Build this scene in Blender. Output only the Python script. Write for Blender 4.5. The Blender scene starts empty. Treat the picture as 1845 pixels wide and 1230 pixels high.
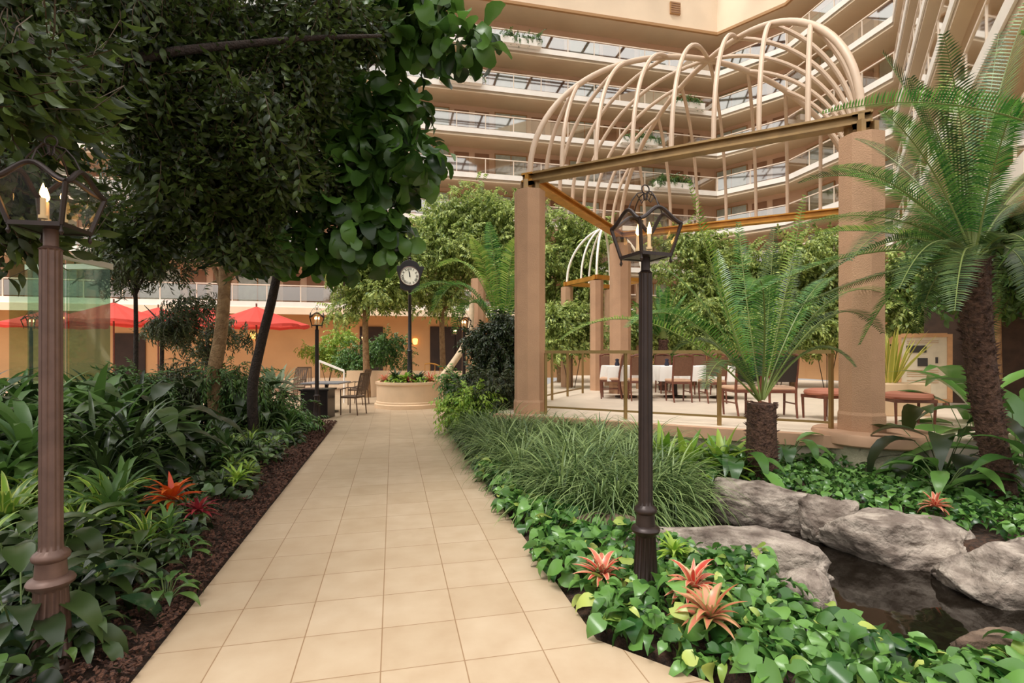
import bpy, math, random
import numpy as np
from mathutils import Vector, Matrix
R = math.radians
random.seed(7); RNG = np.random.default_rng(7)
SC = bpy.context.scene
COL = SC.collection

# ------------------------------------------------------------------ camera, sky, sun, exposure
F = 940.0; HY = 635.0; CX = 922.5; EYE = 1.5
cam_d = bpy.data.cameras.new('camera'); cam = bpy.data.objects.new('camera', cam_d); COL.objects.link(cam)
cam.location = (0, 0, EYE); cam.rotation_euler = (R(90), 0, 0)
cam_d.sensor_width = 36; cam_d.lens = F / 1845 * 36; cam_d.shift_y = (HY - 615) / 1845
cam_d.clip_start = 0.05; cam_d.clip_end = 300
SC.camera = cam

W = bpy.data.worlds.new('world'); SC.world = W; W.use_nodes = True
nt = W.node_tree; nt.nodes.clear()
o_ = nt.nodes.new('ShaderNodeOutputWorld'); bg = nt.nodes.new('ShaderNodeBackground')
tc = nt.nodes.new('ShaderNodeTexCoord'); sp = nt.nodes.new('ShaderNodeSeparateXYZ'); cr = nt.nodes.new('ShaderNodeValToRGB')
nt.links.new(tc.outputs['Generated'], sp.inputs[0]); nt.links.new(sp.outputs['Z'], cr.inputs[0])
nt.links.new(cr.outputs[0], bg.inputs[0]); nt.links.new(bg.outputs[0], o_.inputs[0])
e = cr.color_ramp.elements
e[0].position = 0.0; e[0].color = (0.26, 0.24, 0.22, 1)
e_ = cr.color_ramp.elements.new(0.22); e_.color = (0.68, 0.66, 0.63, 1); e = cr.color_ramp.elements; e = [e[0], e[2]]
e[1].position = 0.6; e[1].color = (1.0, 0.985, 0.96, 1)
bg.inputs[1].default_value = 1.65
sun_d = bpy.data.lights.new('sun', 'SUN'); sun = bpy.data.objects.new('sun', sun_d); COL.objects.link(sun)
sun_d.energy = 2.8; sun_d.angle = R(22); sun_d.color = (1.0, 0.975, 0.93)
sun.rotation_euler = Vector((0.35, 0.30, -1.0)).to_track_quat('-Z', 'Y').to_euler()
SC.view_settings.view_transform = 'Standard'; SC.view_settings.look = 'None'
SC.view_settings.gamma = 1.0; SC.view_settings.exposure = 0.36
try: SC.view_settings.use_curve_mapping = False
except Exception: pass
SC.cycles.max_bounces = 8; SC.cycles.diffuse_bounces = 4; SC.cycles.transparent_max_bounces = 16

# ------------------------------------------------------------------ helpers
def at(px, py, Y): return Vector(((px - CX) / F * Y, Y, EYE + (HY - py) / F * Y))
def gr(px, py, z=0.0):
    Y = (EYE - z) * F / (py - HY); return Vector(((px - CX) / F * Y, Y, z))
TH = math.atan2(0.223, 0.975)
U = Vector((math.cos(TH), math.sin(TH), 0)); V = Vector((-math.sin(TH), math.cos(TH), 0))
def uv(u, v, z=0.0): p = U * u + V * v; return Vector((p.x, p.y, z))
def lin(c):
    return tuple((x / 255 / 12.92) if x / 255 <= 0.04045 else ((x / 255 + 0.055) / 1.055) ** 2.4 for x in c)

MATS = {}
def mat(name, rgb, rough=0.6, metal=0.0, var=0.0, scale=8.0, bump=0.0, bscale=None, rgb2=None, emit=0.0, spec=0.5):
    if name in MATS: return MATS[name]
    m = bpy.data.materials.new(name); m.use_nodes = True; n = m.node_tree; b = n.nodes['Principled BSDF']
    c = lin(rgb); b.inputs['Base Color'].default_value = (*c, 1); b.inputs['Roughness'].default_value = rough
    b.inputs['Metallic'].default_value = metal; b.inputs['Specular IOR Level'].default_value = spec
    if var or rgb2:
        t = n.nodes.new('ShaderNodeTexCoord'); no = n.nodes.new('ShaderNodeTexNoise'); no.inputs['Scale'].default_value = scale
        no.inputs['Detail'].default_value = 5; n.links.new(t.outputs['Object'], no.inputs[0])
        r = n.nodes.new('ShaderNodeValToRGB'); n.links.new(no.outputs[0], r.inputs[0])
        c2 = lin(rgb2) if rgb2 else tuple(min(1, x * (1 + var)) for x in c)
        c1 = c if rgb2 else tuple(x * (1 - var) for x in c)
        r.color_ramp.elements[0].position = 0.35; r.color_ramp.elements[0].color = (*c1, 1)
        r.color_ramp.elements[1].position = 0.65; r.color_ramp.elements[1].color = (*c2, 1)
        n.links.new(r.outputs[0], b.inputs['Base Color'])
    if bump:
        t = n.nodes.new('ShaderNodeTexCoord'); no = n.nodes.new('ShaderNodeTexNoise'); no.inputs['Scale'].default_value = bscale or scale * 3
        no.inputs['Detail'].default_value = 6; n.links.new(t.outputs['Object'], no.inputs[0])
        bp = n.nodes.new('ShaderNodeBump'); bp.inputs['Strength'].default_value = bump; bp.inputs['Distance'].default_value = 0.05
        n.links.new(no.outputs[0], bp.inputs['Height']); n.links.new(bp.outputs[0], b.inputs['Normal'])
    if emit:
        b.inputs['Emission Color'].default_value = (*c, 1); b.inputs['Emission Strength'].default_value = emit
    MATS[name] = m; return m

def leafmat(name, rgb, rgb2, rough=0.35, trans=0.3, obj_random=False, stripe=None, spec=0.5):
    if name in MATS: return MATS[name]
    m = bpy.data.materials.new(name); m.use_nodes = True; n = m.node_tree; b = n.nodes['Principled BSDF']
    out = n.nodes['Material Output']
    b.inputs['Roughness'].default_value = rough; b.inputs['Specular IOR Level'].default_value = spec
    g = n.nodes.new('ShaderNodeNewGeometry'); r = n.nodes.new('ShaderNodeValToRGB')
    r.color_ramp.elements[0].color = (*lin(rgb), 1); r.color_ramp.elements[1].color = (*lin(rgb2), 1)
    n.links.new(g.outputs['Random Per Island'], r.inputs[0])
    colr = r.outputs[0]
    if stripe:
        uvn = n.nodes.new('ShaderNodeUVMap'); s2 = n.nodes.new('ShaderNodeSeparateXYZ'); n.links.new(uvn.outputs[0], s2.inputs[0])
        r2 = n.nodes.new('ShaderNodeValToRGB')
        r2.color_ramp.elements[0].position = stripe[1]; r2.color_ramp.elements[0].color = (0, 0, 0, 1)
        r2.color_ramp.elements[1].position = stripe[2]; r2.color_ramp.elements[1].color = (1, 1, 1, 1)
        n.links.new(s2.outputs['X'], r2.inputs[0])
        mx = n.nodes.new('ShaderNodeMix'); mx.data_type = 'RGBA'
        n.links.new(r2.outputs[0], mx.inputs['Factor']); n.links.new(colr, mx.inputs[6]); mx.inputs[7].default_value = (*lin(stripe[0]), 1)
        colr = mx.outputs[2]
    n.links.new(colr, b.inputs['Base Color'])
    t = n.nodes.new('ShaderNodeBsdfTranslucent'); n.links.new(colr, t.inputs[0])
    mix = n.nodes.new('ShaderNodeMixShader'); mix.inputs[0].default_value = trans
    n.links.new(b.outputs[0], mix.inputs[1]); n.links.new(t.outputs[0], mix.inputs[2]); n.links.new(mix.outputs[0], out.inputs[0])
    MATS[name] = m; return m

def glassmat(name, rgb, refl=0.12, tint=0.95):
    if name in MATS: return MATS[name]
    m = bpy.data.materials.new(name); m.use_nodes = True; n = m.node_tree; n.nodes.remove(n.nodes['Principled BSDF'])
    out = n.nodes['Material Output']
    t = n.nodes.new('ShaderNodeBsdfTransparent'); t.inputs[0].default_value = (*[x * tint for x in lin(rgb)], 1)
    g = n.nodes.new('ShaderNodeBsdfGlossy'); g.inputs['Roughness'].default_value = 0.03; g.inputs[0].default_value = (1, 1, 1, 1)
    fr = n.nodes.new('ShaderNodeLayerWeight'); fr.inputs[0].default_value = .5; pw = n.nodes.new('ShaderNodeMath'); pw.operation = 'POWER'; pw.inputs[1].default_value = 4
    ad = n.nodes.new('ShaderNodeMath'); ad.operation = 'ADD'; ad.use_clamp = True; ad.inputs[1].default_value = refl
    n.links.new(fr.outputs['Facing'], pw.inputs[0]); n.links.new(pw.outputs[0], ad.inputs[0])
    mx = n.nodes.new('ShaderNodeMixShader'); n.links.new(ad.outputs[0], mx.inputs[0]); n.links.new(t.outputs[0], mx.inputs[1]); n.links.new(g.outputs[0], mx.inputs[2])
    n.links.new(mx.outputs[0], out.inputs[0]); MATS[name] = m; return m

def tag(o, label=None, cat=None, group=None, kind=None):
    if label: o['label'] = label
    if cat: o['category'] = cat
    if group: o['group'] = group
    if kind: o['kind'] = kind
    return o
def empty(name, loc, label, cat, group=None, rz=0.0):
    o = bpy.data.objects.new(name, None); COL.objects.link(o); o.location = loc; o.rotation_euler = (0, 0, rz)
    o.empty_display_size = 0.1
    return tag(o, label, cat, group)
def kids(o): return [c for c in bpy.data.objects if c.parent == o]
def dup(o, loc=None, rz=None, label=None, group=None, scale=None, parent=None):
    c = o.copy(); COL.objects.link(c)
    if parent is not None: c.parent = parent
    if loc is not None: c.location = loc
    if rz is not None: c.rotation_euler = (0, 0, rz)
    if label: c['label'] = label
    if group: c['group'] = group
    if scale is not None: c.scale = (scale,) * 3 if not hasattr(scale, '__len__') else scale
    for ch in kids(o): dup(ch, parent=c)
    return c

class MB:
    def __init__(s): s.v = []; s.f = []; s.m = []; s.mi = 0
    def add(s, vs, fs):
        k = len(s.v); s.v += [tuple(v) for v in vs]; s.f += [tuple(i + k for i in f) for f in fs]; s.m += [s.mi] * len(fs); return s
    def box(s, c, d, rz=0.0, M=None):
        cx, cy, cz = c; dx, dy, dz = d[0] / 2, d[1] / 2, d[2] / 2
        ca, sa = math.cos(rz), math.sin(rz); vs = []
        for x, y, z in [(-1,-1,-1),(1,-1,-1),(1,1,-1),(-1,1,-1),(-1,-1,1),(1,-1,1),(1,1,1),(-1,1,1)]:
            X, Y, Z = x * dx, y * dy, z * dz; p = Vector((cx + X * ca - Y * sa, cy + X * sa + Y * ca, cz + Z))
            vs.append(M @ p if M else p)
        return s.add(vs, [(0,3,2,1),(4,5,6,7),(0,1,5,4),(1,2,6,5),(2,3,7,6),(3,0,4,7)])
    def bar(s, a, b, w, h):          # box beam between two points, w across, h up
        a = Vector(a); b = Vector(b); d = (b - a); L = d.length; d.normalize()
        up = Vector((0, 0, 1)) if abs(d.z) < 0.95 else Vector((0, 1, 0))
        x = d.cross(up).normalized(); z = x.cross(d).normalized(); vs = []
        for p in (a, b):
            for sx, sz in ((-1,-1),(1,-1),(1,1),(-1,1)): vs.append(p + x * sx * w / 2 + z * sz * h / 2)
        return s.add(vs, [(0,1,2,3),(7,6,5,4),(0,4,5,1),(1,5,6,2),(2,6,7,3),(3,7,4,0)])
    def tube(s, pts, r, seg=8, cap=True):
        pts = [Vector(p) for p in pts]; n = len(pts)
        rs = r if hasattr(r, '__len__') else [r] * n
        vs = []; T0 = None; X = None
        for i in range(n):
            T = (pts[min(i + 1, n - 1)] - pts[max(i - 1, 0)])
            if T.length < 1e-9: T = Vector((0, 0, 1))
            T.normalize()
            if X is None:
                a = Vector((0, 0, 1)) if abs(T.z) < 0.9 else Vector((1, 0, 0)); X = a.cross(T).normalized()
            else: X = (X - T * X.dot(T)).normalized()
            Yv = T.cross(X)
            for k in range(seg):
                t = 2 * math.pi * k / seg; vs.append(pts[i] + (X * math.cos(t) + Yv * math.sin(t)) * rs[i])
        fs = [(i * seg + k, i * seg + (k + 1) % seg, (i + 1) * seg + (k + 1) % seg, (i + 1) * seg + k) for i in range(n - 1) for k in range(seg)]
        if cap: fs += [tuple(reversed(range(seg))), tuple((n - 1) * seg + k for k in range(seg))]
        return s.add(vs, fs)
    def lathe(s, prof, seg=24, c=(0, 0, 0), flute=0.0, nfl=12, fl=(0, 0), cap=True, rot=0.0):
        vs = []
        for i, (r, z) in enumerate(prof):
            for k in range(seg):
                t = 2 * math.pi * k / seg + rot; rr = r
                if flute and fl[0] <= i <= fl[1]: rr = r * (1 - flute * (0.5 + 0.5 * math.cos(nfl * t)))
                vs.append((c[0] + rr * math.cos(t), c[1] + rr * math.sin(t), c[2] + z))
        n = len(prof)
        fs = [(i * seg + k, i * seg + (k + 1) % seg, (i + 1) * seg + (k + 1) % seg, (i + 1) * seg + k) for i in range(n - 1) for k in range(seg)]
        if cap: fs += [tuple(reversed(range(seg))), tuple((n - 1) * seg + k for k in range(seg))]
        return s.add(vs, fs)
    def prism(s, poly, z0, z1):
        n = len(poly); vs = [(p[0], p[1], z0) for p in poly] + [(p[0], p[1], z1) for p in poly]
        return s.add(vs, [tuple(reversed(range(n))), tuple(range(n, 2 * n))] + [(i, (i + 1) % n, n + (i + 1) % n, n + i) for i in range(n)])
    def build(s, name, mats, parent=None, loc=None, rz=None, smooth=False, bevel=0.0):
        me = bpy.data.meshes.new(name); me.from_pydata(s.v, [], s.f)
        for m in (mats if isinstance(mats, (list, tuple)) else [mats]): me.materials.append(m)
        if any(s.m): me.polygons.foreach_set('material_index', s.m)
        if smooth:
            me.polygons.foreach_set('use_smooth', [True] * len(me.polygons)); 
            try: me.set_sharp_from_angle(angle=R(40))
            except Exception: pass
        me.update(); o = bpy.data.objects.new(name, me); COL.objects.link(o)
        if parent: o.parent = parent
        if loc is not None: o.location = loc
        if rz is not None: o.rotation_euler = (0, 0, rz)
        if bevel:
            b = o.modifiers.new('bevel', 'BEVEL'); b.width = bevel; b.segments = 2; b.limit_method = 'ANGLE'
        return o

# --- leaf templates: (verts Nx3, faces list of quads, uv per vertex (|x|/w, t), matindex)
def leaf_t(L=1.0, Wd=0.4, n=5, shape='oval', fold=0.12, droop=0.25, wave=0.0, off=0.0):
    vs = []; uvs = []; fs = []
    for i in range(n + 1):
        t = i / n
        if shape == 'oval': w = math.sin(math.pi * min(0.985, max(t, 0.03)) ** 0.85)
        elif shape == 'heart': w = [0.55, 1.0, 0.98, 0.72, 0.36, 0.02][i] if n == 5 else math.sin(math.pi * t)
        elif shape == 'fiddle': w = [0.12, 0.52, 0.62, 0.78, 1.0, 0.97, 0.42][i] if n == 6 else 1
        elif shape == 'strap': w = 1.0 * min(1, 0.55 + t * 2) * (1 - t ** 2.2) + 0.02
        else: w = (1 - t) * min(1, 0.5 + 3 * t) + 0.02
        w *= Wd / 2; a = droop * t * t
        y = off + L * t * math.cos(a * 0.9); z = -L * t * math.sin(a * 1.0) 
        back = -0.10 * L if (shape == 'heart' and i == 0) else 0
        wv = wave * math.sin(t * 9)
        vs += [(-w, y + back, z + fold * w * 2 + wv * w), (0, y, z), (w, y + back, z + fold * w * 2 - wv * w)]; uvs += [(1, t), (0, t), (1, t)]
        if i: k = 3 * i; fs += [(k - 3, k - 2, k + 1, k), (k - 2, k - 1, k + 2, k + 1)]
    return (np.array(vs, float), np.array(fs, int), np.array(uvs, float), np.zeros(len(fs), int))
def strap_t(L, Wd, bend, n=6, twist=0.0):
    """ribbon that starts along +Y and bends towards -Z through the angle bend"""
    vs = []; uvs = []; fs = []; y = z = 0.0
    for i in range(n + 1):
        t = i / n; w = Wd / 2 * (min(1, 0.6 + 1.6 * t) * (1 - t ** 2.5) + 0.02)
        vs += [(-w, y, z + w * 0.35), (0, y, z), (w, y, z + w * 0.35)]; uvs += [(1, t), (0, t), (1, t)]
        a = bend * (t + 0.5 / n) ** 1.3; y += L / n * math.cos(a); z -= L / n * math.sin(a)
        if i: k = 3 * i; fs += [(k - 3, k - 2, k + 1, k), (k - 2, k - 1, k + 2, k + 1)]
    return (np.array(vs, float), np.array(fs, int), np.array(uvs, float), np.zeros(len(fs), int))
def join_t(parts):
    V_, F_, U_, M_ = [], [], [], []; k = 0
    for (v, f, u, m) in parts:
        V_.append(v); F_.append(f + k); U_.append(u); M_.append(m); k += len(v)
    return (np.concatenate(V_), np.concatenate(F_), np.concatenate(U_), np.concatenate(M_))
def basis(d, nrm):
    d = d / (np.linalg.norm(d, axis=1, keepdims=True) + 1e-9)
    x = np.cross(d, nrm); x /= (np.linalg.norm(x, axis=1, keepdims=True) + 1e-9)
    z = np.cross(x, d); return np.stack([x, d, z], axis=2)
def xf_t(t, Rm, p, s=1.0): v, f, u, m = t; return (v * s @ Rm.T + np.array(p), f, u, m)
def sprig_t(n=9, L=0.4, leaf=None, ls=0.1, spread=0.9, sag=0.5, seed=0, stem=0.004):
    """a twig along +Y sagging to -Z with n alternate leaves"""
    g = np.random.default_rng(seed); parts = []; P = []
    for i in range(6):
        t = i / 5; P.append(np.array([0.03 * L * math.sin(5 * t + seed), L * t * math.cos(sag * t), -L * t * math.sin(sag * t)]))
    vs = []; fs = []
    for i, p in enumerate(P):
        r = stem * (1.3 - t * 0.5); vs += [(p[0] - r, p[1], p[2]), (p[0], p[1], p[2] + r), (p[0] + r, p[1], p[2])]
        if i: k = 3 * i; fs += [(k - 3, k - 2, k + 1, k), (k - 2, k - 1, k + 2, k + 1)]
    parts.append((np.array(vs), np.array(fs), np.zeros((len(vs), 2)), np.ones(len(fs), int)))
    for i in range(n):
        t = 0.12 + 0.88 * i / (n - 1); k = t * 5; a = int(min(4, k)); p = P[a] + (P[a + 1] - P[a]) * (k - a)
        side = 1 if i % 2 else -1; yaw = side * spread * (0.7 + 0.5 * g.random()) * (0.3 if i == n - 1 else 1)
        d = np.array([[math.sin(yaw), math.cos(yaw), -0.25 - 0.5 * g.random() - sag * t * 0.6]])
        nn = np.array([[0.5 * (g.random() - 0.5), 0.3, 1.0]])
        parts.append(xf_t(leaf, basis(d, nn)[0], p, ls * (0.75 + 0.5 * g.random())))
    return join_t(parts)
def big_mesh(name, temps, choose, Rm, pos, scale, mats, smooth=True):
    Vs, LI, UVs, MI = [], [], [], []; k = 0
    for ti, (v, f, u, m) in enumerate(temps):
        idx = np.nonzero(choose == ti)[0]
        if len(idx) == 0: continue
        X = np.einsum('nij,vj->nvi', Rm[idx], v) * scale[idx][:, None, None] + pos[idx][:, None, :]
        N = len(idx); Vs.append(X.reshape(-1, 3))
        offs = (np.arange(N) * len(v) + k)[:, None, None]; fi = (f[None] + offs).reshape(-1, 4); LI.append(fi)
        uu = np.broadcast_to(u[f.reshape(-1)][None], (N, f.size, 2)).reshape(-1, 2); UVs.append(uu)
        MI.append(np.tile(m, N)); k += N * len(v)
    Vs = np.concatenate(Vs); LI = np.concatenate(LI); UVs = np.concatenate(UVs); MI = np.concatenate(MI)
    me = bpy.data.meshes.new(name); me.vertices.add(len(Vs)); me.vertices.foreach_set('co', Vs.ravel().astype(np.float32))
    me.loops.add(LI.size); me.loops.foreach_set('vertex_index', LI.ravel().astype(np.int32))
    me.polygons.add(len(LI)); me.polygons.foreach_set('loop_start', (np.arange(len(LI)) * 4).astype(np.int32))
    try: me.polygons.foreach_set('loop_total', np.full(len(LI), 4, np.int32))
    except Exception: pass
    me.polygons.foreach_set('material_index', MI.astype(np.int32)); me.polygons.foreach_set('use_smooth', np.full(len(LI), smooth))
    ul = me.uv_layers.new(name='UVMap'); ul.data.foreach_set('uv', UVs.ravel().astype(np.float32))
    for m in mats: me.materials.append(m)
    me.update(calc_edges=True); me.validate(); return me
def link_mesh(name, me, parent=None, loc=None, rz=None, scale=None):
    o = bpy.data.objects.new(name, me); COL.objects.link(o)
    if parent: o.parent = parent
    if loc is not None: o.location = loc
    if rz is not None: o.rotation_euler = (0, 0, rz)
    if scale: o.scale = (scale,) * 3
    return o

# ------------------------------------------------------------------ materials
M_white = mat('painted_edge', (250, 242, 230), 0.6, var=0.04, scale=1.5)
M_wall = mat('corridor_wall', (222, 186, 158), 0.8, var=0.06, scale=0.6)
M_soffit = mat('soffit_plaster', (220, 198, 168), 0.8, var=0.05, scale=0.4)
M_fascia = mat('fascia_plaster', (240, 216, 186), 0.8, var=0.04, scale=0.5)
M_orange = mat('ground_wall', (208, 158, 108), 0.8, var=0.08, scale=0.5)
M_trim = mat('brown_trim', (176, 132, 84), 0.6)
M_door = mat('door_brown', (150, 108, 78), 0.6, var=0.1, scale=2)
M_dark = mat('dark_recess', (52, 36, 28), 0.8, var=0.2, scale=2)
M_rail = mat('rail_paint', (236, 216, 194), 0.4)
M_glassrail = glassmat('rail_glass', (238, 236, 228), 0.24)
M_window = mat('window_curtain', (178, 184, 172), 0.25, var=0.15, scale=3)
M_col = mat('column_stucco', (184, 144, 112), 0.85, var=0.06, scale=3, bump=0.25, bscale=60)
M_tube = mat('rib_paint', (204, 176, 150), 0.45, var=0.05, scale=4)
M_bronze = mat('bronze_beam', (146, 116, 74), 0.42, 0.4, var=0.15, scale=5)
M_gold = mat('gold_beam', (196, 138, 60), 0.42, 0.5, var=0.15, scale=5)
M_iron = mat('dark_iron', (46, 34, 30), 0.42, 0.35, var=0.15, scale=12)
M_iron2 = mat('brown_iron', (96, 72, 62), 0.45, 0.3, var=0.15, scale=12)
M_railb = mat('brass_rail', (150, 124, 78), 0.35, 0.6)
M_soil = mat('soil', (44, 32, 24), 0.95, rgb2=(84, 58, 42), scale=30, bump=0.8, bscale=60)
M_mulch = mat('bark_mulch', (62, 36, 26), 0.9, rgb2=(126, 82, 60), scale=60, bump=1.0, bscale=90)
M_concrete = mat('mossy_concrete', (150, 146, 120), 0.9, rgb2=(176, 166, 140), scale=4, bump=0.3, bscale=40)
M_cap = mat('cap_stone', (186, 146, 116), 0.7, var=0.06, scale=6)
M_planter = mat('planter_stone', (222, 190, 154), 0.75, var=0.05, scale=3)
M_rock = mat('rock', (112, 98, 88), 0.9, rgb2=(178, 164, 150), scale=5, bump=0.9, bscale=14)
M_rockb = mat('brown_rock', (92, 72, 58), 0.9, rgb2=(140, 118, 98), scale=5, bump=0.9, bscale=14)
M_bark = mat('dark_bark', (52, 40, 34), 0.9, var=0.3, scale=18, bump=0.8, bscale=40)
M_barkl = mat('brown_bark', (136, 104, 72), 0.9, rgb2=(170, 136, 98), scale=9, bump=0.8, bscale=30)
M_palmbark = mat('shaggy_palm_bark', (66, 44, 34), 0.95, rgb2=(104, 74, 58), scale=22, bump=1.0, bscale=40)
M_cloth = mat('white_cloth', (238, 232, 224), 0.85)
M_wood = mat('red_wood', (108, 62, 44), 0.4, var=0.2, scale=12)
M_back = mat('chair_back_fabric', (112, 78, 58), 0.85, var=0.1, scale=30)
M_backd = mat('dark_leather', (46, 38, 32), 0.5)
M_seat = mat('tan_seat', (206, 166, 136), 0.7)
M_seatr = mat('russet_seat', (176, 110, 86), 0.6)
M_red = leafmat('umbrella_canvas', (214, 76, 66), (226, 88, 76), 0.8, 0.35)
M_candle = mat('candle_sleeve', (240, 214, 170), 0.6)
M_flame = mat('lit_bulb', (255, 196, 120), 0.5, emit=14)
M_face = mat('clock_dial', (250, 244, 224), 0.5)
M_black = mat('black_paint', (30, 24, 24), 0.35)
M_lampglass = glassmat('lamp_glass', (250, 244, 236), 0.015)
M_bigglass = glassmat('green_glass', (222, 236, 226), 0.05)

for m_, in ((M_rock,), (M_rockb,)):
    n = m_.node_tree; b = n.nodes['Principled BSDF']; src = b.inputs['Base Color'].links[0].from_socket
    t = n.nodes.new('ShaderNodeTexCoord'); mp = n.nodes.new('ShaderNodeMapping'); mp.inputs['Scale'].default_value = (2, 3, 9); mp.inputs['Rotation'].default_value = (.3, .4, 0)
    no = n.nodes.new('ShaderNodeTexNoise'); no.inputs['Scale'].default_value = 2.2; no.inputs['Detail'].default_value = 8; n.links.new(t.outputs['Object'], mp.inputs[0]); n.links.new(mp.outputs[0], no.inputs[0])
    r = n.nodes.new('ShaderNodeValToRGB'); r.color_ramp.elements[0].position = .40; r.color_ramp.elements[0].color = (.55, .52, .5, 1); r.color_ramp.elements[1].position = .52; r.color_ramp.elements[1].color = (1, 1, 1, 1)
    n.links.new(no.outputs[0], r.inputs[0]); mx = n.nodes.new('ShaderNodeMix'); mx.data_type = 'RGBA'; mx.blend_type = 'MULTIPLY'; mx.inputs['Factor'].default_value = .8
    n.links.new(src, mx.inputs[6]); n.links.new(r.outputs[0], mx.inputs[7]); n.links.new(mx.outputs[2], b.inputs['Base Color'])
def tile_mat():
    m = bpy.data.materials.new('beige_tile'); m.use_nodes = True; n = m.node_tree; b = n.nodes['Principled BSDF']
    t = n.nodes.new('ShaderNodeTexCoord'); mp = n.nodes.new('ShaderNodeMapping'); mp.inputs['Location'].default_value = (0.055, -0.148, 0)
    n.links.new(t.outputs['Object'], mp.inputs[0])
    br = n.nodes.new('ShaderNodeTexBrick'); br.offset = 0.0; br.squash = 1.0; br.inputs['Scale'].default_value = 1.0
    br.inputs['Brick Width'].default_value = 0.397; br.inputs['Row Height'].default_value = 0.397
    br.inputs['Mortar Size'].default_value = 0.0035; br.inputs['Mortar Smooth'].default_value = 0.3; br.inputs['Bias'].default_value = 0.0
    br.inputs['Color1'].default_value = (*lin((192, 170, 143)), 1); br.inputs['Color2'].default_value = (*lin((183, 160, 132)), 1)
    br.inputs['Mortar'].default_value = (*lin((150, 120, 90)), 1)
    n.links.new(mp.outputs[0], br.inputs[0])
    no = n.nodes.new('ShaderNodeTexNoise'); no.inputs['Scale'].default_value = 5; no.inputs['Detail'].default_value = 7; n.links.new(t.outputs['Object'], no.inputs[0])
    r = n.nodes.new('ShaderNodeValToRGB'); r.color_ramp.elements[0].position = 0.3; r.color_ramp.elements[0].color = (0.88, 0.84, 0.80, 1)
    r.color_ramp.elements[1].position = 0.7; r.color_ramp.elements[1].color = (1, 1, 1, 1); n.links.new(no.outputs[0], r.inputs[0])
    mx = n.nodes.new('ShaderNodeMix'); mx.data_type = 'RGBA'; mx.blend_type = 'MULTIPLY'; mx.inputs['Factor'].default_value = 1
    n.links.new(br.outputs[0], mx.inputs[6]); n.links.new(r.outputs[0], mx.inputs[7]); n.links.new(mx.outputs[2], b.inputs['Base Color'])
    bp = n.nodes.new('ShaderNodeBump'); bp.inputs['Strength'].default_value = 0.3; bp.inputs['Distance'].default_value = 0.004; bp.invert = True
    n.links.new(br.outputs['Fac'], bp.inputs['Height']); n.links.new(bp.outputs[0], b.inputs['Normal'])
    b.inputs['Roughness'].default_value = 0.42
    return m
M_tile = tile_mat()
m = bpy.data.materials.new('pond_water'); m.use_nodes = True; b = m.node_tree.nodes['Principled BSDF']
b.inputs['Base Color'].default_value = (*lin((22, 17, 12)), 1); b.inputs['Roughness'].default_value = 0.04
no = m.node_tree.nodes.new('ShaderNodeTexNoise'); no.inputs['Scale'].default_value = 5; bp = m.node_tree.nodes.new('ShaderNodeBump')
bp.inputs['Strength'].default_value = 0.12; bp.inputs['Distance'].default_value = 0.02
tcw = m.node_tree.nodes.new('ShaderNodeTexCoord'); m.node_tree.links.new(tcw.outputs['Object'], no.inputs[0])
m.node_tree.links.new(no.outputs[0], bp.inputs['Height']); m.node_tree.links.new(bp.outputs[0], b.inputs['Normal']); M_water = m

# leaves
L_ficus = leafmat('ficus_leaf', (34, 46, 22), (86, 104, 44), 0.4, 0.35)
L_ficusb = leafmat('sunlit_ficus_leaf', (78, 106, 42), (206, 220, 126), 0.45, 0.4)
L_olive = leafmat('thin_tree_leaf', (40, 52, 28), (88, 98, 58), 0.45, 0.3)
L_fiddle = leafmat('fiddle_leaf', (34, 58, 24), (96, 136, 56), 0.35, 0.35)
L_pothos = leafmat('pothos_leaf', (34, 74, 30), (112, 156, 74), 0.28, 0.25)
L_pothosy = leafmat('variegated_pothos_leaf', (120, 150, 62), (196, 206, 110), 0.3, 0.3)
L_grass = leafmat('liriope_blade', (50, 80, 38), (148, 168, 104), 0.4, 0.25)
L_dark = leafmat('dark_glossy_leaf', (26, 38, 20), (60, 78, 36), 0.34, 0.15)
L_drac = leafmat('dracaena_leaf', (70, 106, 34), (130, 164, 56), 0.3, 0.3, stripe=((170, 180, 84), 0.55, 0.8))
L_aglao = leafmat('aglaonema_leaf', (48, 80, 38), (104, 132, 66), 0.28, 0.2, stripe=None)
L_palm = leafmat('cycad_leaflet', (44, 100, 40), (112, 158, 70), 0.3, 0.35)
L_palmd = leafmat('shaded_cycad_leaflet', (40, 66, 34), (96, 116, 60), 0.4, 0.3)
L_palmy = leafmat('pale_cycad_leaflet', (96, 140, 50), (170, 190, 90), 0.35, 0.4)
L_brom = leafmat('bromeliad_leaf', (196, 52, 40), (222, 130, 104), 0.3, 0.3, stripe=((226, 204, 160), 0.5, 0.95))
L_bromg = leafmat('green_bromeliad_leaf', (110, 120, 60), (180, 150, 90), 0.3, 0.3)
L_lime = leafmat('lime_leaf', (104, 150, 44), (180, 204, 84), 0.35, 0.35)
L_fern = leafmat('fern_leaf', (52, 84, 40), (100, 132, 60), 0.45, 0.3)
M_stem = mat('green_stem', (92, 110, 58), 0.6)
M_twig = mat('twig', (78, 62, 44), 0.8)
M_rachis = mat('palm_rachis', (112, 124, 62), 0.5)

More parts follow.
